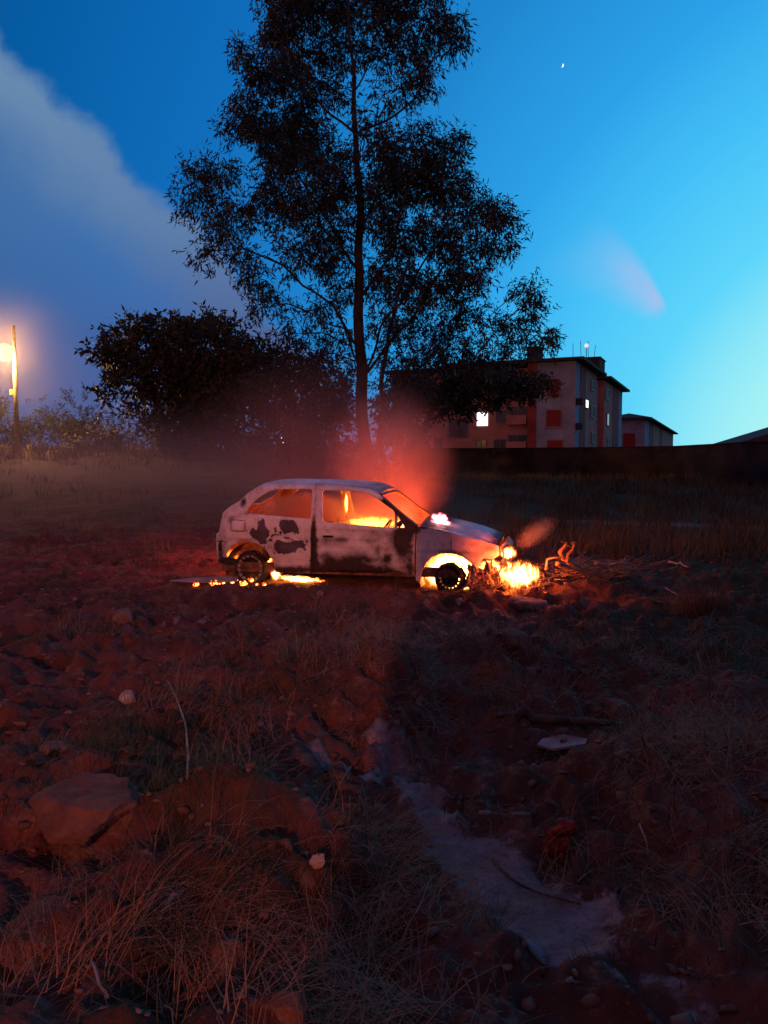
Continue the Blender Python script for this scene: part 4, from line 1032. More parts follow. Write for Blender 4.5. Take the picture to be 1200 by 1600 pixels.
# ------------------------------------------------------------------ trees
def leaf_cloud(cl, n_per_m2, leaf, wid, droop, rng, spray=10):
    """cl: list of (centre, radius, density). Returns vertices and faces of leaf rhombs grouped in sprays"""
    Vs = []
    for c, r, den in cl:
        n = int(n_per_m2 * r * r * den / spray)
        if n < 3: n = 3
        d = rng.normal(size=(n, 3)); d /= np.linalg.norm(d, axis=1)[:, None]
        rad = r * .86 * (.1 + .9 * rng.random(n) ** .8)
        cen = np.array(c) + d * rad[:, None] * np.array([1, 1, .82])
        ax_ = rng.normal(size=(n, 3)) * .6 + d * .8; ax_[:, 2] -= droop * .5; ax_ /= np.linalg.norm(ax_, axis=1)[:, None]
        t_ = rng.random((n, spray)) * leaf * 2.2
        base = cen[:, None] + ax_[:, None] * t_[..., None] + rng.normal(size=(n, spray, 3)) * leaf * .28
        dr = rng.normal(size=(n, spray, 3)) * .75 + ax_[:, None] * .6; dr[..., 2] -= droop; dr /= np.linalg.norm(dr, axis=-1)[..., None]
        sd = np.cross(dr, rng.normal(size=(n, spray, 3))); sd /= np.linalg.norm(sd, axis=-1)[..., None]
        L = leaf * (.6 + .8 * rng.random((n, spray, 1))); w = wid * (.7 + .6 * rng.random((n, spray, 1)))
        q_ = np.stack([base, base + dr * L * .4 + sd * w * .5, base + dr * L, base + dr * L * .4 - sd * w * .5], 2)
        Vs.append(q_.reshape(-1, 3))
    V = np.concatenate(Vs); return V, np.arange(len(V)).reshape(-1, 4)
def make_tree(name, label, D, trunk, limbs, clumps_, leaf=.17, wid=.035, droop=.7, dens=1000, mat='leaf_euc', group=None, cat='tree', spread=3.0, base_px=None, seed=1, cl_den=None, twigs=4):
    rng = np.random.default_rng(seed); r_ = random.Random(seed)
    base = pt(trunk[0][0], trunk[0][1], D); gz = Hs(base.x, D); base = Vector((base.x, D, gz - .05))
    root = empty(name, base); tag(root, label, cat, group)
    m_ = MB()
    def path(pl, dep0=0.0, dep1=0.0):
        out = []
        for i, (px, py, r) in enumerate(pl):
            dd = D + dep0 + (dep1 - dep0) * i / max(1, len(pl) - 1); out.append((pt(px, py, dd), r * dd / F))
        return out
    tr = path(trunk); tr[0] = (base.copy(), tr[0][1])
    nodes = []
    def addt(P, n=8):
        pts = []; rs = []
        for i in range(len(P) - 1):
            for k in range(5):
                t_ = k / 5; q_ = P[i][0].lerp(P[i + 1][0], t_)
                L = (P[i + 1][0] - P[i][0]).length
                if 0 < i + t_: q_ = q_ + Vector([mnoise.noise(q_ * .9 + Vector((s * 7, 0, 0))) for s in (1, 2, 3)]) * min(.12 * L, .25 if P[0][1] < .15 else .10)
                pts.append(q_); rs.append(P[i][1] * (1 - t_) + P[i + 1][1] * t_)
        pts.append(P[-1][0]); rs.append(P[-1][1])
        m_.tube([p - base for p in pts], rs, n)
        nodes.extend(zip(pts[2:], rs[2:]))
    addt(tr, 10)
    for lb in limbs:
        dep = r_.uniform(-spread, spread) * .7
        P = [(a_, r_q * .5) for a_, r_q in path(lb, 0, dep)]
        # start on the nearest point of what is already there
        q_ = min(nodes, key=lambda nn: (nn[0] - P[0][0]).length); P[0] = (q_[0].copy(), min(P[0][1], q_[1]))
        addt(P, 7)
    cl = []
    for cc in clumps_:
        px, py, r = cc[:3]; den = cc[3] if len(cc) > 3 else 1.0
        dep = r_.uniform(-1, 1) * spread
        c = pt(px, py, D + dep); rr = r * (D + dep) / F
        cands = [nn for nn in nodes if nn[0].z < c.z + .3] or nodes
        q_ = min(cands, key=lambda nn: (nn[0] - c).length)
        if (q_[0] - c).length > .15:
            mid = q_[0].lerp(c, .5) + Vector((0, 0, .12 * (q_[0] - c).length))
            addt([(q_[0].copy(), min(q_[1] * .8, .012 + .016 * (q_[0] - c).length)), (mid, .012 + .008 * (mid - c).length), (c, .012)], 5)
        for k in range(twigs):
            e_ = c + Vector([r_.gauss(0, 1) for _ in range(3)]).normalized() * rr * r_.uniform(.6, 1.0)
            m_.tube([c - base, c.lerp(e_, .5) - base + Vector((0, 0, .05 * rr)), e_ - base], [.012, .008, .004], 4, False)
        cl.append((c - base, rr, den))
        # smaller outlying sprays make the outline uneven
        for k in range(4):
            dv = Vector([r_.gauss(0, 1) for _ in range(3)]).normalized(); cl.append((c - base + dv * rr * .95, rr * r_.uniform(.22, .42), den * .9))
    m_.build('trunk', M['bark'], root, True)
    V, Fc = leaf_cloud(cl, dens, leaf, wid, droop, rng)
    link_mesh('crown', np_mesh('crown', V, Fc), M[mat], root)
    return root
euc_cl = [(450, 20, 42), (500, 12, 48), (560, 15, 45), (620, 30, 42), (678, 38, 40), (706, 62, 26), (374, 74, 17), (400, 100, 24), (430, 60, 33), (408, 128, 26), (440, 112, 34),
          (480, 85, 42), (540, 72, 38, .8), (600, 85, 34, .7), (650, 95, 26, .7), (470, 150, 38), (520, 140, 32), (600, 150, 20, .5), (635, 140, 24, .8), (665, 120, 24),
          (385, 165, 20), (362, 202, 18), (398, 190, 32), (430, 205, 42), (474, 200, 42), (312, 268, 32, .8), (298, 318, 25, .7), (330, 300, 34, .7), (345, 350, 32, .7), (318, 392, 24, .6), (375, 335, 36, .6), (362, 270, 22, .7),
          (380, 405, 34, .6), (400, 445, 28, .6), (412, 480, 22, .5), (430, 300, 45), (440, 245, 42), (505, 240, 42), (480, 320, 50), (530, 285, 45), (470, 390, 42, .7), (520, 380, 45, .9),
          (590, 220, 42), (640, 235, 42), (692, 232, 36), (716, 214, 17), (640, 290, 50, 1.2), (700, 290, 45), (742, 322, 40), (782, 335, 26), (793, 372, 22, .7), (765, 385, 34, .7), (700, 370, 50), (630, 370, 48), (580, 330, 42),
          (742, 432, 34, .7), (690, 440, 42, .9), (640, 440, 42), (600, 415, 32, .7), (720, 490, 36, .8), (660, 510, 38, .7), (762, 500, 26, .5), (700, 545, 36, .7), (742, 555, 32, .7),
          (820, 458, 23), (836, 488, 20), (858, 520, 14), (802, 508, 24, .8), (780, 540, 24, .7), (818, 538, 18, .7), (860, 535, 10),
          (450, 520, 30, .5), (500, 480, 32, .6), (540, 450, 30, .7), (535, 520, 22, .45), (600, 500, 30, .6), (620, 560, 28, .6), (480, 560, 28, .5), (520, 600, 24, .5), (650, 590, 32, .8), (600, 605, 24, .6), (430, 470, 26, .5), (545, 570, 20, .5), (500, 530, 24, .5), (590, 450, 30, .7), (670, 560, 30, .7),
          (500, -40, 48), (560, -60, 46), (618, -22, 42), (440, -25, 35), (660, -20, 30)]
make_tree('eucalyptus_tree', 'very tall dark eucalyptus rising behind the car to the top of the sky', 26,
          [(572, 760, 11), (568, 690, 10), (566, 640, 9.5), (563, 520, 8), (561, 400, 6.5), (562, 300, 5.5), (556, 210, 4.2), (549, 100, 2.6), (545, 0, 2), (540, -80, 1)],
          [[(560, 215, 4), (505, 168, 3.5), (470, 120, 2.5), (450, 70, 1.5)], [(560, 215, 4), (605, 185, 3.5), (645, 155, 2.8), (690, 70, 1.5)], [(552, 140, 3), (575, 90, 2), (600, 20, 1.2)],
           [(563, 540, 5), (520, 477, 4), (440, 415, 3), (375, 385, 2), (330, 330, 1.2)], [(562, 420, 5), (500, 330, 4), (440, 240, 2.5), (400, 190, 1.5)],
           [(562, 480, 5), (610, 400, 4), (640, 300, 3), (650, 230, 1.5)], [(565, 590, 5), (640, 500, 4), (700, 410, 3), (770, 350, 1.5)], [(566, 600, 4), (610, 500, 3.5), (680, 380, 3), (720, 300, 1.5)],
           [(568, 640, 4), (650, 600, 3), (740, 560, 2.4), (790, 500, 2), (830, 465, 1.2)], [(790, 510, 2), (830, 515, 1.5), (856, 522, 1)], [(565, 600, 4), (545, 520, 3), (480, 490, 2), (420, 450, 1.2)], [(566, 630, 4), (552, 540, 2.5), (510, 420, 2), (490, 320, 1.5)],
           [(562, 350, 4), (600, 270, 3), (640, 220, 1.5)]],
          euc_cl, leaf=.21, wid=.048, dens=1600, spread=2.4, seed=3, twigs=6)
make_tree('slender_tree', 'thin trunked sapling standing just right of the tall eucalyptus trunk', 24,
          [(600, 760, 5), (597, 640, 4), (600, 560, 3.2), (622, 470, 2.5), (640, 400, 1.5)], [[(598, 600, 2.5), (640, 570, 2), (660, 540, 1)]],
          [(610, 520, 24, .5), (640, 470, 26, .6), (650, 560, 24, .6), (590, 570, 16, .4), (635, 610, 20, .6)], leaf=.18, wid=.035, dens=900, spread=1.0, seed=8)
grp = 'dark trees along the far edge of the field'
make_tree('broadleaf_tree', 'leftmost dark broad tree, its crown pushed up to the left', 34,
          [(262, 700, 7), (255, 660, 6), (240, 620, 5), (222, 575, 3), (205, 535, 2)], [[(255, 660, 4), (270, 620, 3), (262, 575, 1.5)], [(240, 620, 3), (200, 600, 2), (172, 570, 1)], [(255, 668, 3), (228, 640, 2), (185, 622, 1)]],
          [(160, 545, 22), (186, 560, 28), (200, 525, 24), (228, 516, 26), (178, 588, 14, .6), (215, 572, 32), (237, 600, 32), (170, 616, 18, .35), (252, 560, 28), (272, 628, 22, .6), (205, 632, 22, .5), (290, 650, 26, .9), (188, 600, 14, .5), (255, 665, 24), (275, 685, 20), (225, 660, 14, .5)],
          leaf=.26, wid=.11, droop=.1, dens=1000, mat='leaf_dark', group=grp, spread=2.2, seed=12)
make_tree('broadleaf_tree', 'tallest of the dark broad trees, in the middle of the clump', 36,
          [(330, 700, 9), (328, 660, 8), (322, 610, 6), (315, 560, 3)], [[(328, 650, 5), (365, 600, 3), (372, 550, 1.5)], [(326, 640, 4), (290, 590, 3), (272, 530, 1.5)]],
          [(268, 513, 24), (295, 520, 28), (332, 513, 27), (362, 530, 27), (300, 560, 42, 1.2), (350, 570, 42, 1.2), (298, 612, 42, 1.2), (345, 620, 42, 1.2), (392, 560, 32, 1.2), (385, 610, 34, 1.2), (260, 575, 26), (310, 655, 30), (350, 660, 30), (330, 685, 28), (295, 688, 24), (375, 680, 18, .6)],
          leaf=.26, wid=.11, droop=.1, dens=1000, mat='leaf_dark', group=grp, spread=2.4, seed=13)
make_tree('broadleaf_tree', 'lower dark broad tree between the tall clump and the eucalyptus', 33,
          [(452, 712, 7), (450, 670, 6), (455, 630, 4), (460, 590, 2)], [[(450, 665, 4), (490, 630, 3), (515, 610, 1)], [(450, 660, 3), (415, 620, 2), (405, 580, 1)]],
          [(420, 572, 32), (458, 580, 32), (498, 590, 32), (530, 603, 17), (420, 622, 38), (468, 632, 38), (512, 632, 28), (440, 662, 26, .7), (398, 650, 22, .7), (492, 668, 26), (530, 660, 22), (400, 540, 14, .6), (430, 690, 22), (470, 695, 26), (510, 695, 24), (540, 640, 24)],
          leaf=.24, wid=.10, droop=.1, dens=1000, mat='leaf_dark', group=grp, spread=2.2, seed=14)
make_tree('broadleaf_tree', 'dark spreading tree in front of the apartment block', 44,
          [(665, 712, 5), (662, 680, 5), (668, 645, 4), (700, 615, 2.5)], [[(666, 660, 4), (720, 622, 3), (790, 605, 2), (845, 602, 1)], [(664, 665, 3), (635, 640, 2), (610, 630, 1)]],
          [(606, 640, 26), (640, 622, 28), (680, 612, 28), (722, 604, 28), (762, 600, 30), (800, 598, 26), (848, 606, 17), (632, 660, 22), (610, 672, 22), (728, 628, 18, .8), (775, 622, 18, .8), (835, 594, 12), (815, 615, 16, .8), (690, 636, 18, .8), (650, 690, 18, .7), (725, 640, 12, .5), (705, 590, 22), (640, 600, 20), (745, 585, 20)],
          leaf=.30, wid=.12, droop=.2, dens=800, mat='leaf_dark', group=grp, spread=1.8, seed=15)
# low shrubs on the ridge
def shrub(px, py, r, D, label, mat, seed, n=5, dens=420, sx_=1.0):
    r_ = random.Random(seed); rng = np.random.default_rng(seed); base = pt(px, py, D); base.z = Hs(base.x, D)
    root = empty('shrub', base); tag(root, label, 'shrub', 'low shrubs along the ridge'); rr = r * D / F; m_ = MB(); cl = []
    for k in range(n):
        c = Vector((r_.uniform(-1, 1) * rr * sx_, r_.uniform(-.7, .7) * rr, rr * r_.uniform(.3, 1.1)))
        m_.tube([(0, 0, -.02), c * .5 + Vector((0, 0, .1)), c], [.03, .02, .01], 5); cl.append((c, rr * r_.uniform(.35, .55), 1.0))
        for j in range(4): cl.append((c + Vector([r_.gauss(0, .35) * rr for _ in range(3)]) + Vector((0, 0, .1 * rr)), rr * .2, .8))
    m_.build('stem', M['bark'], root); V, Fc = leaf_cloud(cl, dens, .20, .06, .0, rng); link_mesh('foliage', np_mesh('foliage', V, Fc), M[mat], root)
for i, (px, py, r, D, sx_, lb, mt) in enumerate([
        (10, 690, 50, 46, 1.0, 'dark shrub cut by the left edge behind the lamp post', 'leaf_dark'),
        (60, 692, 52, 47, 1.1, 'loose grey shrub just right of the lamp post', 'leaf_dark'),
        (108, 692, 46, 46, 1.0, 'rounded shrub between the lamp post and the lit yellow bush', 'leaf_dark'),
        (138, 694, 34, 39, .8, 'yellow lit bush glowing under the street lamp', 'leaf_shrub'),
        (185, 697, 24, 40, 1.4, 'low yellowish bush right of the brightest one', 'leaf_shrub'),
        (215, 690, 36, 46, 1.2, 'sparse shrub below the leftmost tree', 'leaf_dark'),
        (262, 697, 18, 38, 1.8, 'low grassy bush at the foot of the leftmost tree', 'leaf_shrub'),
        (395, 700, 26, 40, 1.5, 'dark low bush between the two tree trunks', 'leaf_dark'),
        (505, 705, 30, 36, 1.3, 'dark bush in front of the lower tree', 'leaf_dark'),
        (600, 712, 36, 34, 1.3, 'dark bush behind the foot of the eucalyptus', 'leaf_dark'),
        (548, 716, 34, 35, 1.2, 'dark bush just left of the foot of the eucalyptus', 'leaf_dark')]):
    shrub(px, py, r, D, lb, mt, 40 + i, sx_=sx_, n=7)

# ------------------------------------------------------------------ street lamp and the small white lamp
D = 40; pb = pt(27, 699, D); pb.z = Hs(pb.x, D) - .05
sl = empty('street_lamp', pb); tag(sl, 'tall street lamp with a glaring orange light at the left edge', 'street lamp')
zt = pt(27, 508, D).z - pb.z; m_ = MB(); m_.tube([(0, 0, 0), (0, 0, zt)], [.13, .09], 12); m_.build('pole', M['metal_pole'], sl, True)
lh = pt(8, 552, D) - pb; m_ = MB(); m_.tube([(0, 0, lh.z - .25), (lh.x * .5, 0, lh.z + .3), (lh.x, 0, lh.z + .46)], .035, 8); m_.build('arm', M['metal_pole'], sl, True)
m_ = MB(); m_.lump((lh.x, 0, lh.z + .44), (.2, .16, .06), 1, 0, 3); m_.build('lamp_housing', M['metal_pole'], sl, True)
m_ = MB(); m_.lump((lh.x, 0, lh.z), (.46, .40, .42), 1, 0, 3); m_.build('lamp_globe', emit('sodium_lamp', (1, .40, .08), 6), sl, True)  # globe enlarged to take in the glare of the lamp
m_ = MB(); m_.box(-.26, -.10, -.1, .08, pt(22, 617, D).z - pb.z, pt(22, 609, D).z - pb.z); m_.build('junction_box', simple('box_paint', (.3, .25, .1), (.4, .34, .15), .6), sl, bevel=.01)
lamp('street_lamp_light', Vector((pb.x + lh.x + .1, D - .6, pb.z + lh.z - .2)), 7000, (1, .44, .10), .3)
assumed_lamp = empty('street_lamp', (-2.67, -28, Hs(-2.67, -28) - .05)); tag(assumed_lamp, 'assumed street lamp, added unseen behind the viewer to light the left ground', 'street lamp')  # assumed lamp out of view, added for the warm light on the left ground
m_ = MB(); m_.tube([(0, 0, 0), (0, 0, 9.4)], [.13, .09], 12); m_.build('pole', M['metal_pole'], assumed_lamp, True)
m_ = MB(); m_.tube([(0, 0, 9.0), (0, .7, 9.35), (0, 1.3, 9.35)], .035, 8); m_.build('arm', M['metal_pole'], assumed_lamp, True)
m_ = MB(); m_.lump((0, 1.3, 9.32), (.2, .34, .10), 1, 0, 3); m_.build('lamp_housing', M['metal_pole'], assumed_lamp, True)
m_ = MB(); m_.lump((0, 1.3, 9.16), (.14, .22, .10), 1, 0, 3); m_.build('lamp_globe', emit('assumed_lamp_glass', (1, .50, .12), 14), assumed_lamp, True)
lamp('street_lamp_light', Vector((-2.67, -26.4, 8.9)), 17000, (1, .25, .15), .12)  # light of the assumed lamp behind the viewer
assumed_house = empty('house', (-.83, -5.0, 0)); tag(assumed_house, 'assumed plain low house, added unseen behind the viewer, its corner shading the right half of the plot', 'house')  # assumed house out of view, added to block the lamp on the right
m_ = MB(); m_.box(0, 12, -4, 0, -.5, 6.0); m_.build('wall', M['wall_brown'], assumed_house)
m_ = MB(); m_.box(-.1, 12.3, -4.3, .1, 6.0, 6.2); m_.build('roof', M['roofing'], assumed_house)
m_ = MB(); m_.box(2, 3.2, .003, .05, 1.0, 2.2); w_ = m_.build('window', M['glass_dark'], assumed_house); m_ = MB(); m_.box(1.9, 3.3, .003, .12, .9, .997); m_.build('sill', M['frame'], w_)
D = 37; pb = pt(444, 700, D); pb.z = Hs(pb.x, D)
wl = empty('garden_lamp', pb); tag(wl, 'small white lamp shining low under the dark trees', 'lamp')
zz = pt(444, 687, D).z - pb.z
m_ = MB(); m_.tube([(0, 0, 0), (0, 0, max(.1, zz))], .03, 8); m_.build('pole', M['metal_pole'], wl)
m_ = MB(); m_.lump((0, 0, max(.15, zz)), .15, 1, 0, 3); m_.build('bulb', emit('white_bulb', (.85, 1, .95), 9), wl, True)

# ------------------------------------------------------------------ apartment blocks
def block(px_c, d_c, eave_py, len_r, len_l, label, rot, storeys, base=0.0):
    """an apartment block standing on its near corner. Local x runs along the left face (to the left), local y along the right face (away)"""
    c = pt(px_c, eave_py, d_c); h = c.z - base
    root = empty('apartment_building', (c.x, c.y, base)); tag(root, label, 'building')
    return root, h
# frame of the first block
D = 75.0; cpt = pt(900, 562, D); hh = cpt.z
dR = Vector((15.5, 35, 0)).normalized(); dL = Vector((-35, 15.5, 0)).normalized()
def face_at(px, dirv_, c=cpt):
    """distance along a face from the corner to photo column px"""
    k = (px - 600) / F; return (c.x - k * c.y) / (k * dirv_.y - dirv_.x)
rotz = math.atan2(dR.y, dR.x) - PI / 2           # local y -> dR ; local -x -> dL
b1 = empty('apartment_building', (cpt.x, cpt.y, 0), rotz)
tag(b1, 'large apartment block with pale and red walls and one bright lit window', 'building')
def L2(px): return -face_at(px, dL)      # local x on the left face
def R2(px): return face_at(px, dR)       # local y on the right face
def zpx(py, x=None, y=None):
    """height on the left face at local x, or on the right face at local y, seen at photo row py"""
    w = cpt + (dL * (-x) if x is not None else dR * y); return pt(0, py, w.y).z
def lbox(x0, x1, z0, z1, mat, name='wall', out=0.0, depth=.6, parent=b1):
    m_ = MB(); m_.box(min(x0, x1), max(x0, x1), -out, depth, z0, z1); return m_.build(name, mat, parent)
def rbox(y0, y1, z0, z1, mat, name='wall', out=0.0, depth=.6, parent=b1):
    m_ = MB(); m_.box(-depth, out, y0, y1, z0, z1); return m_.build(name, mat, parent)
xE = L2(610)
m_ = MB(); m_.box(L2(823), -.62, .62, 14, 0, hh - .15); m_.box(xE, L2(823), 1.2, 12, 0, hh - .4); m_.box(-12, -.62, 14, R2(969) - .1, 0, hh - .2); m_.build('wall', M['wall_brown'], b1)
lbox(L2(836), -.003, 0, hh - .1, M['wall_pale'], 'wall', 0.0, .6)
lbox(L2(823), L2(836), 0, hh - .12, M['wall_red'], 'wall', .15, .6)
lbox(xE, L2(823), 0, hh - .5, M['wall_brown'], 'wall', -.5, 1.15)
# shutters and grey spandrels on the pale face
for (p0, p1, q0, q1) in ((852, 873, 593, 620), (852, 876, 641, 667), (854, 879, 688, 712)):
    x0, x1 = L2(p0), L2(p1); z1 = zpx(q0, x=x0); z0 = zpx(q1, x=x0)
    w = lbox(x0, x1, z0, z1, M['red_shutter'], 'window', .06, .05)
    for s in (0, 1): 
        m_ = MB(); xx = x0 if s == 0 else x1; m_.box(xx - .05, xx + .05, -.09, -.061, z0 - .05, z1 + .05); m_.build('frame', M['frame'], w)
    m_ = MB(); m_.box(x0 - .1, x1 + .1, -.14, -.003, z0 - .12, z0 - .003); m_.build('sill', M['frame'], w)
for (p0, p1, q0, q1) in ((851, 875, 621, 639), (853, 878, 669, 686)):
    x0, x1 = L2(p0), L2(p1); lbox(x0, x1, zpx(q1, x=x0), zpx(q0, x=x0), M['wall_pale2'], 'spandrel', .03, .02)
# left wing: windows and balconies
def win(p0, p1, q0, q1, mat, out=-.5, frame=True, name='window'):
    x0, x1 = L2(p0), L2(p1); z0, z1 = zpx(q1, x=x0), zpx(q0, x=x0)
    m_ = MB(); m_.box(x0, x1, -out - .05, -out + .02, z0, z1); w = m_.build(name, mat, b1)
    if frame:
        m_ = MB()
        for (a0, a1, b0_, b1_) in ((x0 - .07, x0, z0 - .07, z1 + .07), (x1, x1 + .07, z0 - .07, z1 + .07), (x0, x1, z0 - .07, z0), (x0, x1, z1, z1 + .07), ((x0 + x1) / 2 - .03, (x0 + x1) / 2 + .03, z0, z1)):
            m_.box(a0, a1, -out - .09, -out - .003 - .05, b0_, b1_)
        m_.build('frame', M['frame'], w)
    return w
wl_ = win(742.5, 759, 644, 665, M['lit_white'], frame=False); wl_['label'] = 'window lit bright white'
win(773, 788, 641, 659, M['glass']); win(770, 788, 687, 702, M['glass']); win(699, 727, 656, 683, M['glass']); win(676, 689, 684, 699, M['glass']); win(742, 757, 688, 704, M['glass_dark'])
win(641, 658, 664, 690, M['glass']); win(744, 760, 598, 616, M['glass_dark']); win(773, 788, 595, 612, M['glass_dark']); win(699, 727, 612, 634, M['glass_dark'])
for q0, q1 in ((590, 615), (636, 661), (680, 702)):
    w = win(792, 821, q0, q1, M['glass'], name='balcony', frame=True)
    x0, x1 = L2(791), L2(822); z0 = zpx(q1, x=x0); m_ = MB(); m_.box(x0, x1, -.35, .44, z0 - .18, z0 - .04); m_.box(x0, x1, -.35, -.28, z0 - .04, z0 + .75); m_.build('railing', M['wall_brown'], w)
# right face: corner strip, red and brown bays, recess
yA, yB, yC, yD, yE, yF, yG, yH = [R2(p) for p in (901, 912, 929.5, 942, 955, 964, 969.5, 971)]
rbox(.003, yA + .9, 0, hh - .1, M['wall_pale2'], 'wall', .0)
rbox(yA + .9, yB, 0, hh - .1, M['wall_red'], 'wall', .05)
rbox(yB, yC, 0, hh - .1, M['wall_brown'], 'wall', .0)
rbox(yC, yD - .2, 0, hh - .3, M['wall_red'], 'wall', -.9, 1.6)
rbox(yD - .2, yE, 0, hh - .1, M['wall_brown'], 'wall', .0)
rbox(yE, yF, 0, hh - .1, M['wall_red'], 'wall', .05)
rbox(yF, yG, 0, hh - .1, M['wall_pale2'], 'wall', .0)
def rwinf(p0, p1, q0, q1, mat, label=None):
    y0, y1 = R2(p0), R2(p1); z0, z1 = zpx(q1, y=y0), zpx(q0, y=y0); m_ = MB(); m_.box(-.05, .09, y0, y1, z0, z1); w = m_.build('window', mat, b1)
    m_ = MB()
    for (a0, a1, b0_, b1_) in ((y0 - .12, y0, z0 - .1, z1 + .1), (y1, y1 + .12, z0 - .1, z1 + .1), (y0, y1, z0 - .1, z0), (y0, y1, z1, z1 + .1)): m_.box(.003, .13, a0, a1, b0_, b1_)
    m_.build('frame', M['frame'], w)
    if label: w['label'] = label
for p0, p1, q0, q1, mt in ((920, 924, 596, 608, 'glass'), (920, 925.5, 634, 650, 'glass'), (922, 927, 677, 691, 'glass'), (943, 948, 607, 622, 'glass'), (945.5, 949, 646, 664, 'glass_dark'), (947, 951, 686, 698, 'glass')):
    rwinf(p0, p1, q0, q1, M[mt])
rwinf(911.5, 915.5, 624.5, 636, M['lit_white'], 'narrow window lit bright white')
for q_ in (627, 666):      # the small dark boxes of air conditioners on the corner
    z_ = zpx(q_, y=.5); m_ = MB(); m_.box(.003, .6, .3, 1.3, z_ - .3, z_ + .3); m_.build('air_conditioner', M['soot'], b1, bevel=.02)
# roof: low hipped slabs with deep eaves
def hip(x0, x1, y0, y1, z, rise, parent, ov=.9, th=.28):
    m_ = MB(); x0 -= ov; x1 += ov; y0 -= ov; y1 += ov; w = min(x1 - x0, y1 - y0) / 2
    rx0, rx1, ry0, ry1 = (x0 + w, x1 - w, (y0 + y1) / 2, (y0 + y1) / 2) if (x1 - x0) > (y1 - y0) else ((x0 + x1) / 2, (x0 + x1) / 2, y0 + w, y1 - w)
    vs = [(x0, y0, z), (x1, y0, z), (x1, y1, z), (x0, y1, z), (x0, y0, z + th), (x1, y0, z + th), (x1, y1, z + th), (x0, y1, z + th), (rx0, ry0, z + th + rise), (rx1, ry1, z + th + rise)]
    fs = [(0, 3, 2, 1), (0, 1, 5, 4), (1, 2, 6, 5), (2, 3, 7, 6), (3, 0, 4, 7)]
    fs += [(4, 5, 9, 8), (5, 6, 9), (6, 7, 8, 9), (7, 4, 8)] if (x1 - x0) > (y1 - y0) else [(4, 5, 8), (5, 6, 9, 8), (6, 7, 9), (7, 4, 8, 9)]
    m_.add(vs, fs); return m_.build('roof', M['roofing'], parent)
hip(-12, 0, 0, yC + .6, hh - .1, .35, b1); hip(-12, 0, yD - .2, yG + .3, hh + .02, .35, b1); hip(xE, -12.95, .5, 12, hh - .4, .5, b1, .8)
# stair tower and tank on the roof
x0, x1 = L2(818), L2(835.5); m_ = MB(); m_.box(x0, x1, .8, 3.0, hh - .4, zpx(544, x=x0) + .1); m_.box(x0 - .1, x1 + .1, .7, 3.1, zpx(544, x=x0) + .1, zpx(544, x=x0) + .25); m_.build('stair_tower', M['roofing'], b1)
y0 = 21.5; zt_ = pt(0, 562, (cpt + dR * y0).y).z
m_ = MB(); m_.box(-4.2, -.6, y0 - 2.2, y0 + 2.2, hh, zt_); m_.box(-4.3, -.5, y0 - 2.3, y0 + 2.3, zt_, zt_ + .15); tk = m_.build('water_tank', M['roofing'], b1)
rr_ = random.Random(5)
m_ = MB()
for k in range(4): xx = -4 + .9 * k; m_.tube([(xx, y0 - 1 + rr_.uniform(-1, 1), zt_ + .1), (xx, y0 - 1, zt_ + .2 + rr_.uniform(.8, 2.2))], .035, 5)
m_.build('antenna', M['metal_pole'], b1)
mst = pt(916, 560, (cpt + dR * y0).y); inv = Matrix.Translation(b1.location) @ Euler((0, 0, rotz)).to_matrix().to_4x4(); lm = inv.inverted() @ Vector((mst.x, mst.y, mst.z))
topz = pt(916, 540, mst.y).z
m_ = MB(); m_.tube([(lm.x, lm.y, hh), (lm.x, lm.y, topz)], .05, 6); mast = m_.build('mast', M['metal_pole'], b1)
m_ = MB(); m_.lump((lm.x, lm.y, topz), .26, 1, 0, 2); m_.build('warning_light', emit('warning_light', (1, .80, .80), .95), mast, True)
# second block, farther off
D2 = 135.0; c2 = pt(1008, 655, D2); e2_ = Vector((48, 108, 0)).normalized(); e2l = Vector((-108, 48, 0)).normalized()
b2 = empty('apartment_building', (c2.x, c2.y, 0), math.atan2(e2_.y, e2_.x) - PI / 2); tag(b2, 'smaller distant block with a dark pitched roof right of the large one', 'building')
h2 = c2.z; lr = face_at(1050, e2_, c2); ll = face_at(950, e2l, c2)
def yy2(px): return face_at(px, e2_, c2)
m_ = MB(); m_.box(-ll, -.003, 0, .6, 0, h2); m_.build('wall', M['wall_pale'], b2)
for a_, b_, mt in ((.003, yy2(1012), 'wall_pale2'), (yy2(1012), yy2(1019), 'wall_red'), (yy2(1019), yy2(1028), 'wall_brown'), (yy2(1028), yy2(1033), 'wall_red'), (yy2(1033), lr, 'wall_brown')):
    m_ = MB(); m_.box(-.6, 0, a_, b_ - .01, 0, h2); m_.build('wall', M[mt], b2)
xa, xb = -face_at(972, e2l, c2), -face_at(991, e2l, c2)
m_ = MB(); m_.box(xa, xb, -.08, .05, h2 - 7.0, h2 - 2.4); m_.build('window', M['red_shutter'], b2)
m_ = MB(); m_.box(-ll, -.62, .62, lr - .1, 0, h2 - .1); m_.build('wall', M['wall_brown'], b2)
m_ = MB(); hz_ = h2; hip(-ll, 0, 0, lr, hz_, 1.0, b2, 1.2)
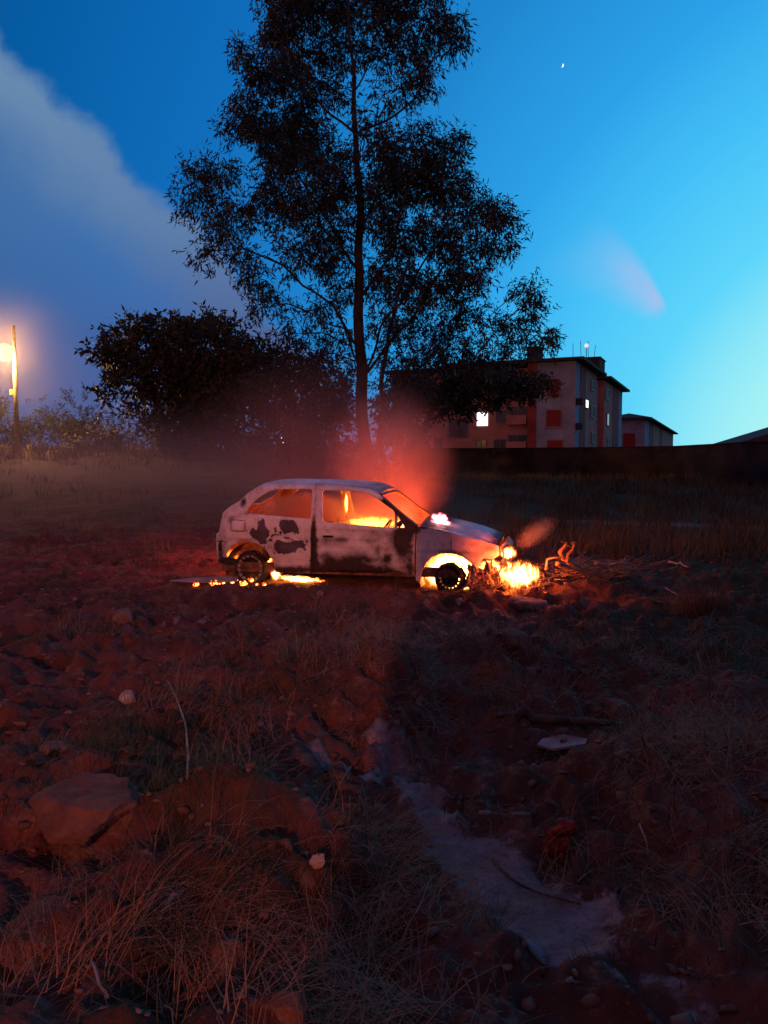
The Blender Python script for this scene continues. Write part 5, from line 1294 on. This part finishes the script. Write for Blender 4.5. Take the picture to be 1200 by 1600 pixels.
# low house whose roof end shows at the right edge
D3 = 60.0; c3 = pt(1160, 690, D3); b3 = empty('low_house', (c3.x, c3.y, 0), -.15); tag(b3, 'low dark house, only the slope of its roof showing at the right edge', 'house')
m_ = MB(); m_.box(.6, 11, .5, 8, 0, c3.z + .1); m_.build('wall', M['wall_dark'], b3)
m_ = MB(); m_.add([(0, 0, c3.z), (12, 0, c3.z), (12, 9, c3.z), (0, 9, c3.z), (6, 0, c3.z + 1.9), (6, 9, c3.z + 1.9)], [(0, 3, 2, 1), (0, 1, 4), (3, 5, 2), (0, 4, 5, 3), (1, 2, 5, 4)]); m_.build('roof', M['roofing'], b3)

# the long dark boundary wall
wp = [(628, 700, 47), (760, 700, 46), (900, 699, 44), (1060, 696.5, 40), (1160, 691, 34), (1290, 684, 28)]
wr = empty('boundary_wall', (pt(628, 700, 47).x, 47, 0)); tag(wr, 'long low dark wall along the far side of the field on the right', 'wall')
o0 = wr.location.copy(); m_ = MB(); mc = MB(); base_z = -.2
for (p, q_) in zip(wp[:-1], wp[1:]):
    a_ = pt(*p); b_ = pt(*q_); dn = (b_ - a_); dn.z = 0; nn = Vector((-dn.y, dn.x, 0)).normalized() * .1
    for mm, z0a, z0b, z1a, z1b, k in ((m_, base_z, base_z, a_.z - .06, b_.z - .06, 1.0), (mc, a_.z - .058, b_.z - .058, a_.z, b_.z, 1.5)):
        vs = []
        for (P, zl, zh) in ((a_, z0a, z1a), (b_, z0b, z1b)):
            for s in (-1, 1):
                for z_ in (zl, zh): w = P + nn * s * k - o0; vs.append((w.x, w.y, z_ - o0.z))
        mm.add(vs, [(0, 1, 3, 2), (4, 6, 7, 5), (0, 4, 5, 1), (2, 3, 7, 6), (1, 5, 7, 3), (0, 2, 6, 4)])
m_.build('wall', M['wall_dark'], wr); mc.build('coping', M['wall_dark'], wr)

# moon
D = 900; mp_ = pt(878, 102, D); m_ = MB(); out = []
n = 14; vs = []; Rr = 2.1
for i in range(n + 1):
    an = -PI / 2 + PI * i / n; vs.append((math.cos(an) * Rr, 0, math.sin(an) * Rr)); 
for i in range(n + 1):
    an = -PI / 2 + PI * i / n; vs.append((math.cos(an) * Rr * .35, 0, math.sin(an) * Rr * .98))
k = n + 1; vs2 = [(x_, .5, z_) for x_, y_, z_ in vs]
fs = [(i, i + 1, k + i + 1, k + i) for i in range(n)] + [(2 * k + i, 3 * k + i, 3 * k + i + 1, 2 * k + i + 1) for i in range(n)]
m_.add(vs + vs2, fs); o = m_.build('moon', emit('moonlight', (.8, .95, 1), 1.6)); o.location = mp_; o.rotation_euler = (0, .3, 0)
tag(o, 'tiny pale crescent moon high in the blue sky on the right', 'moon')
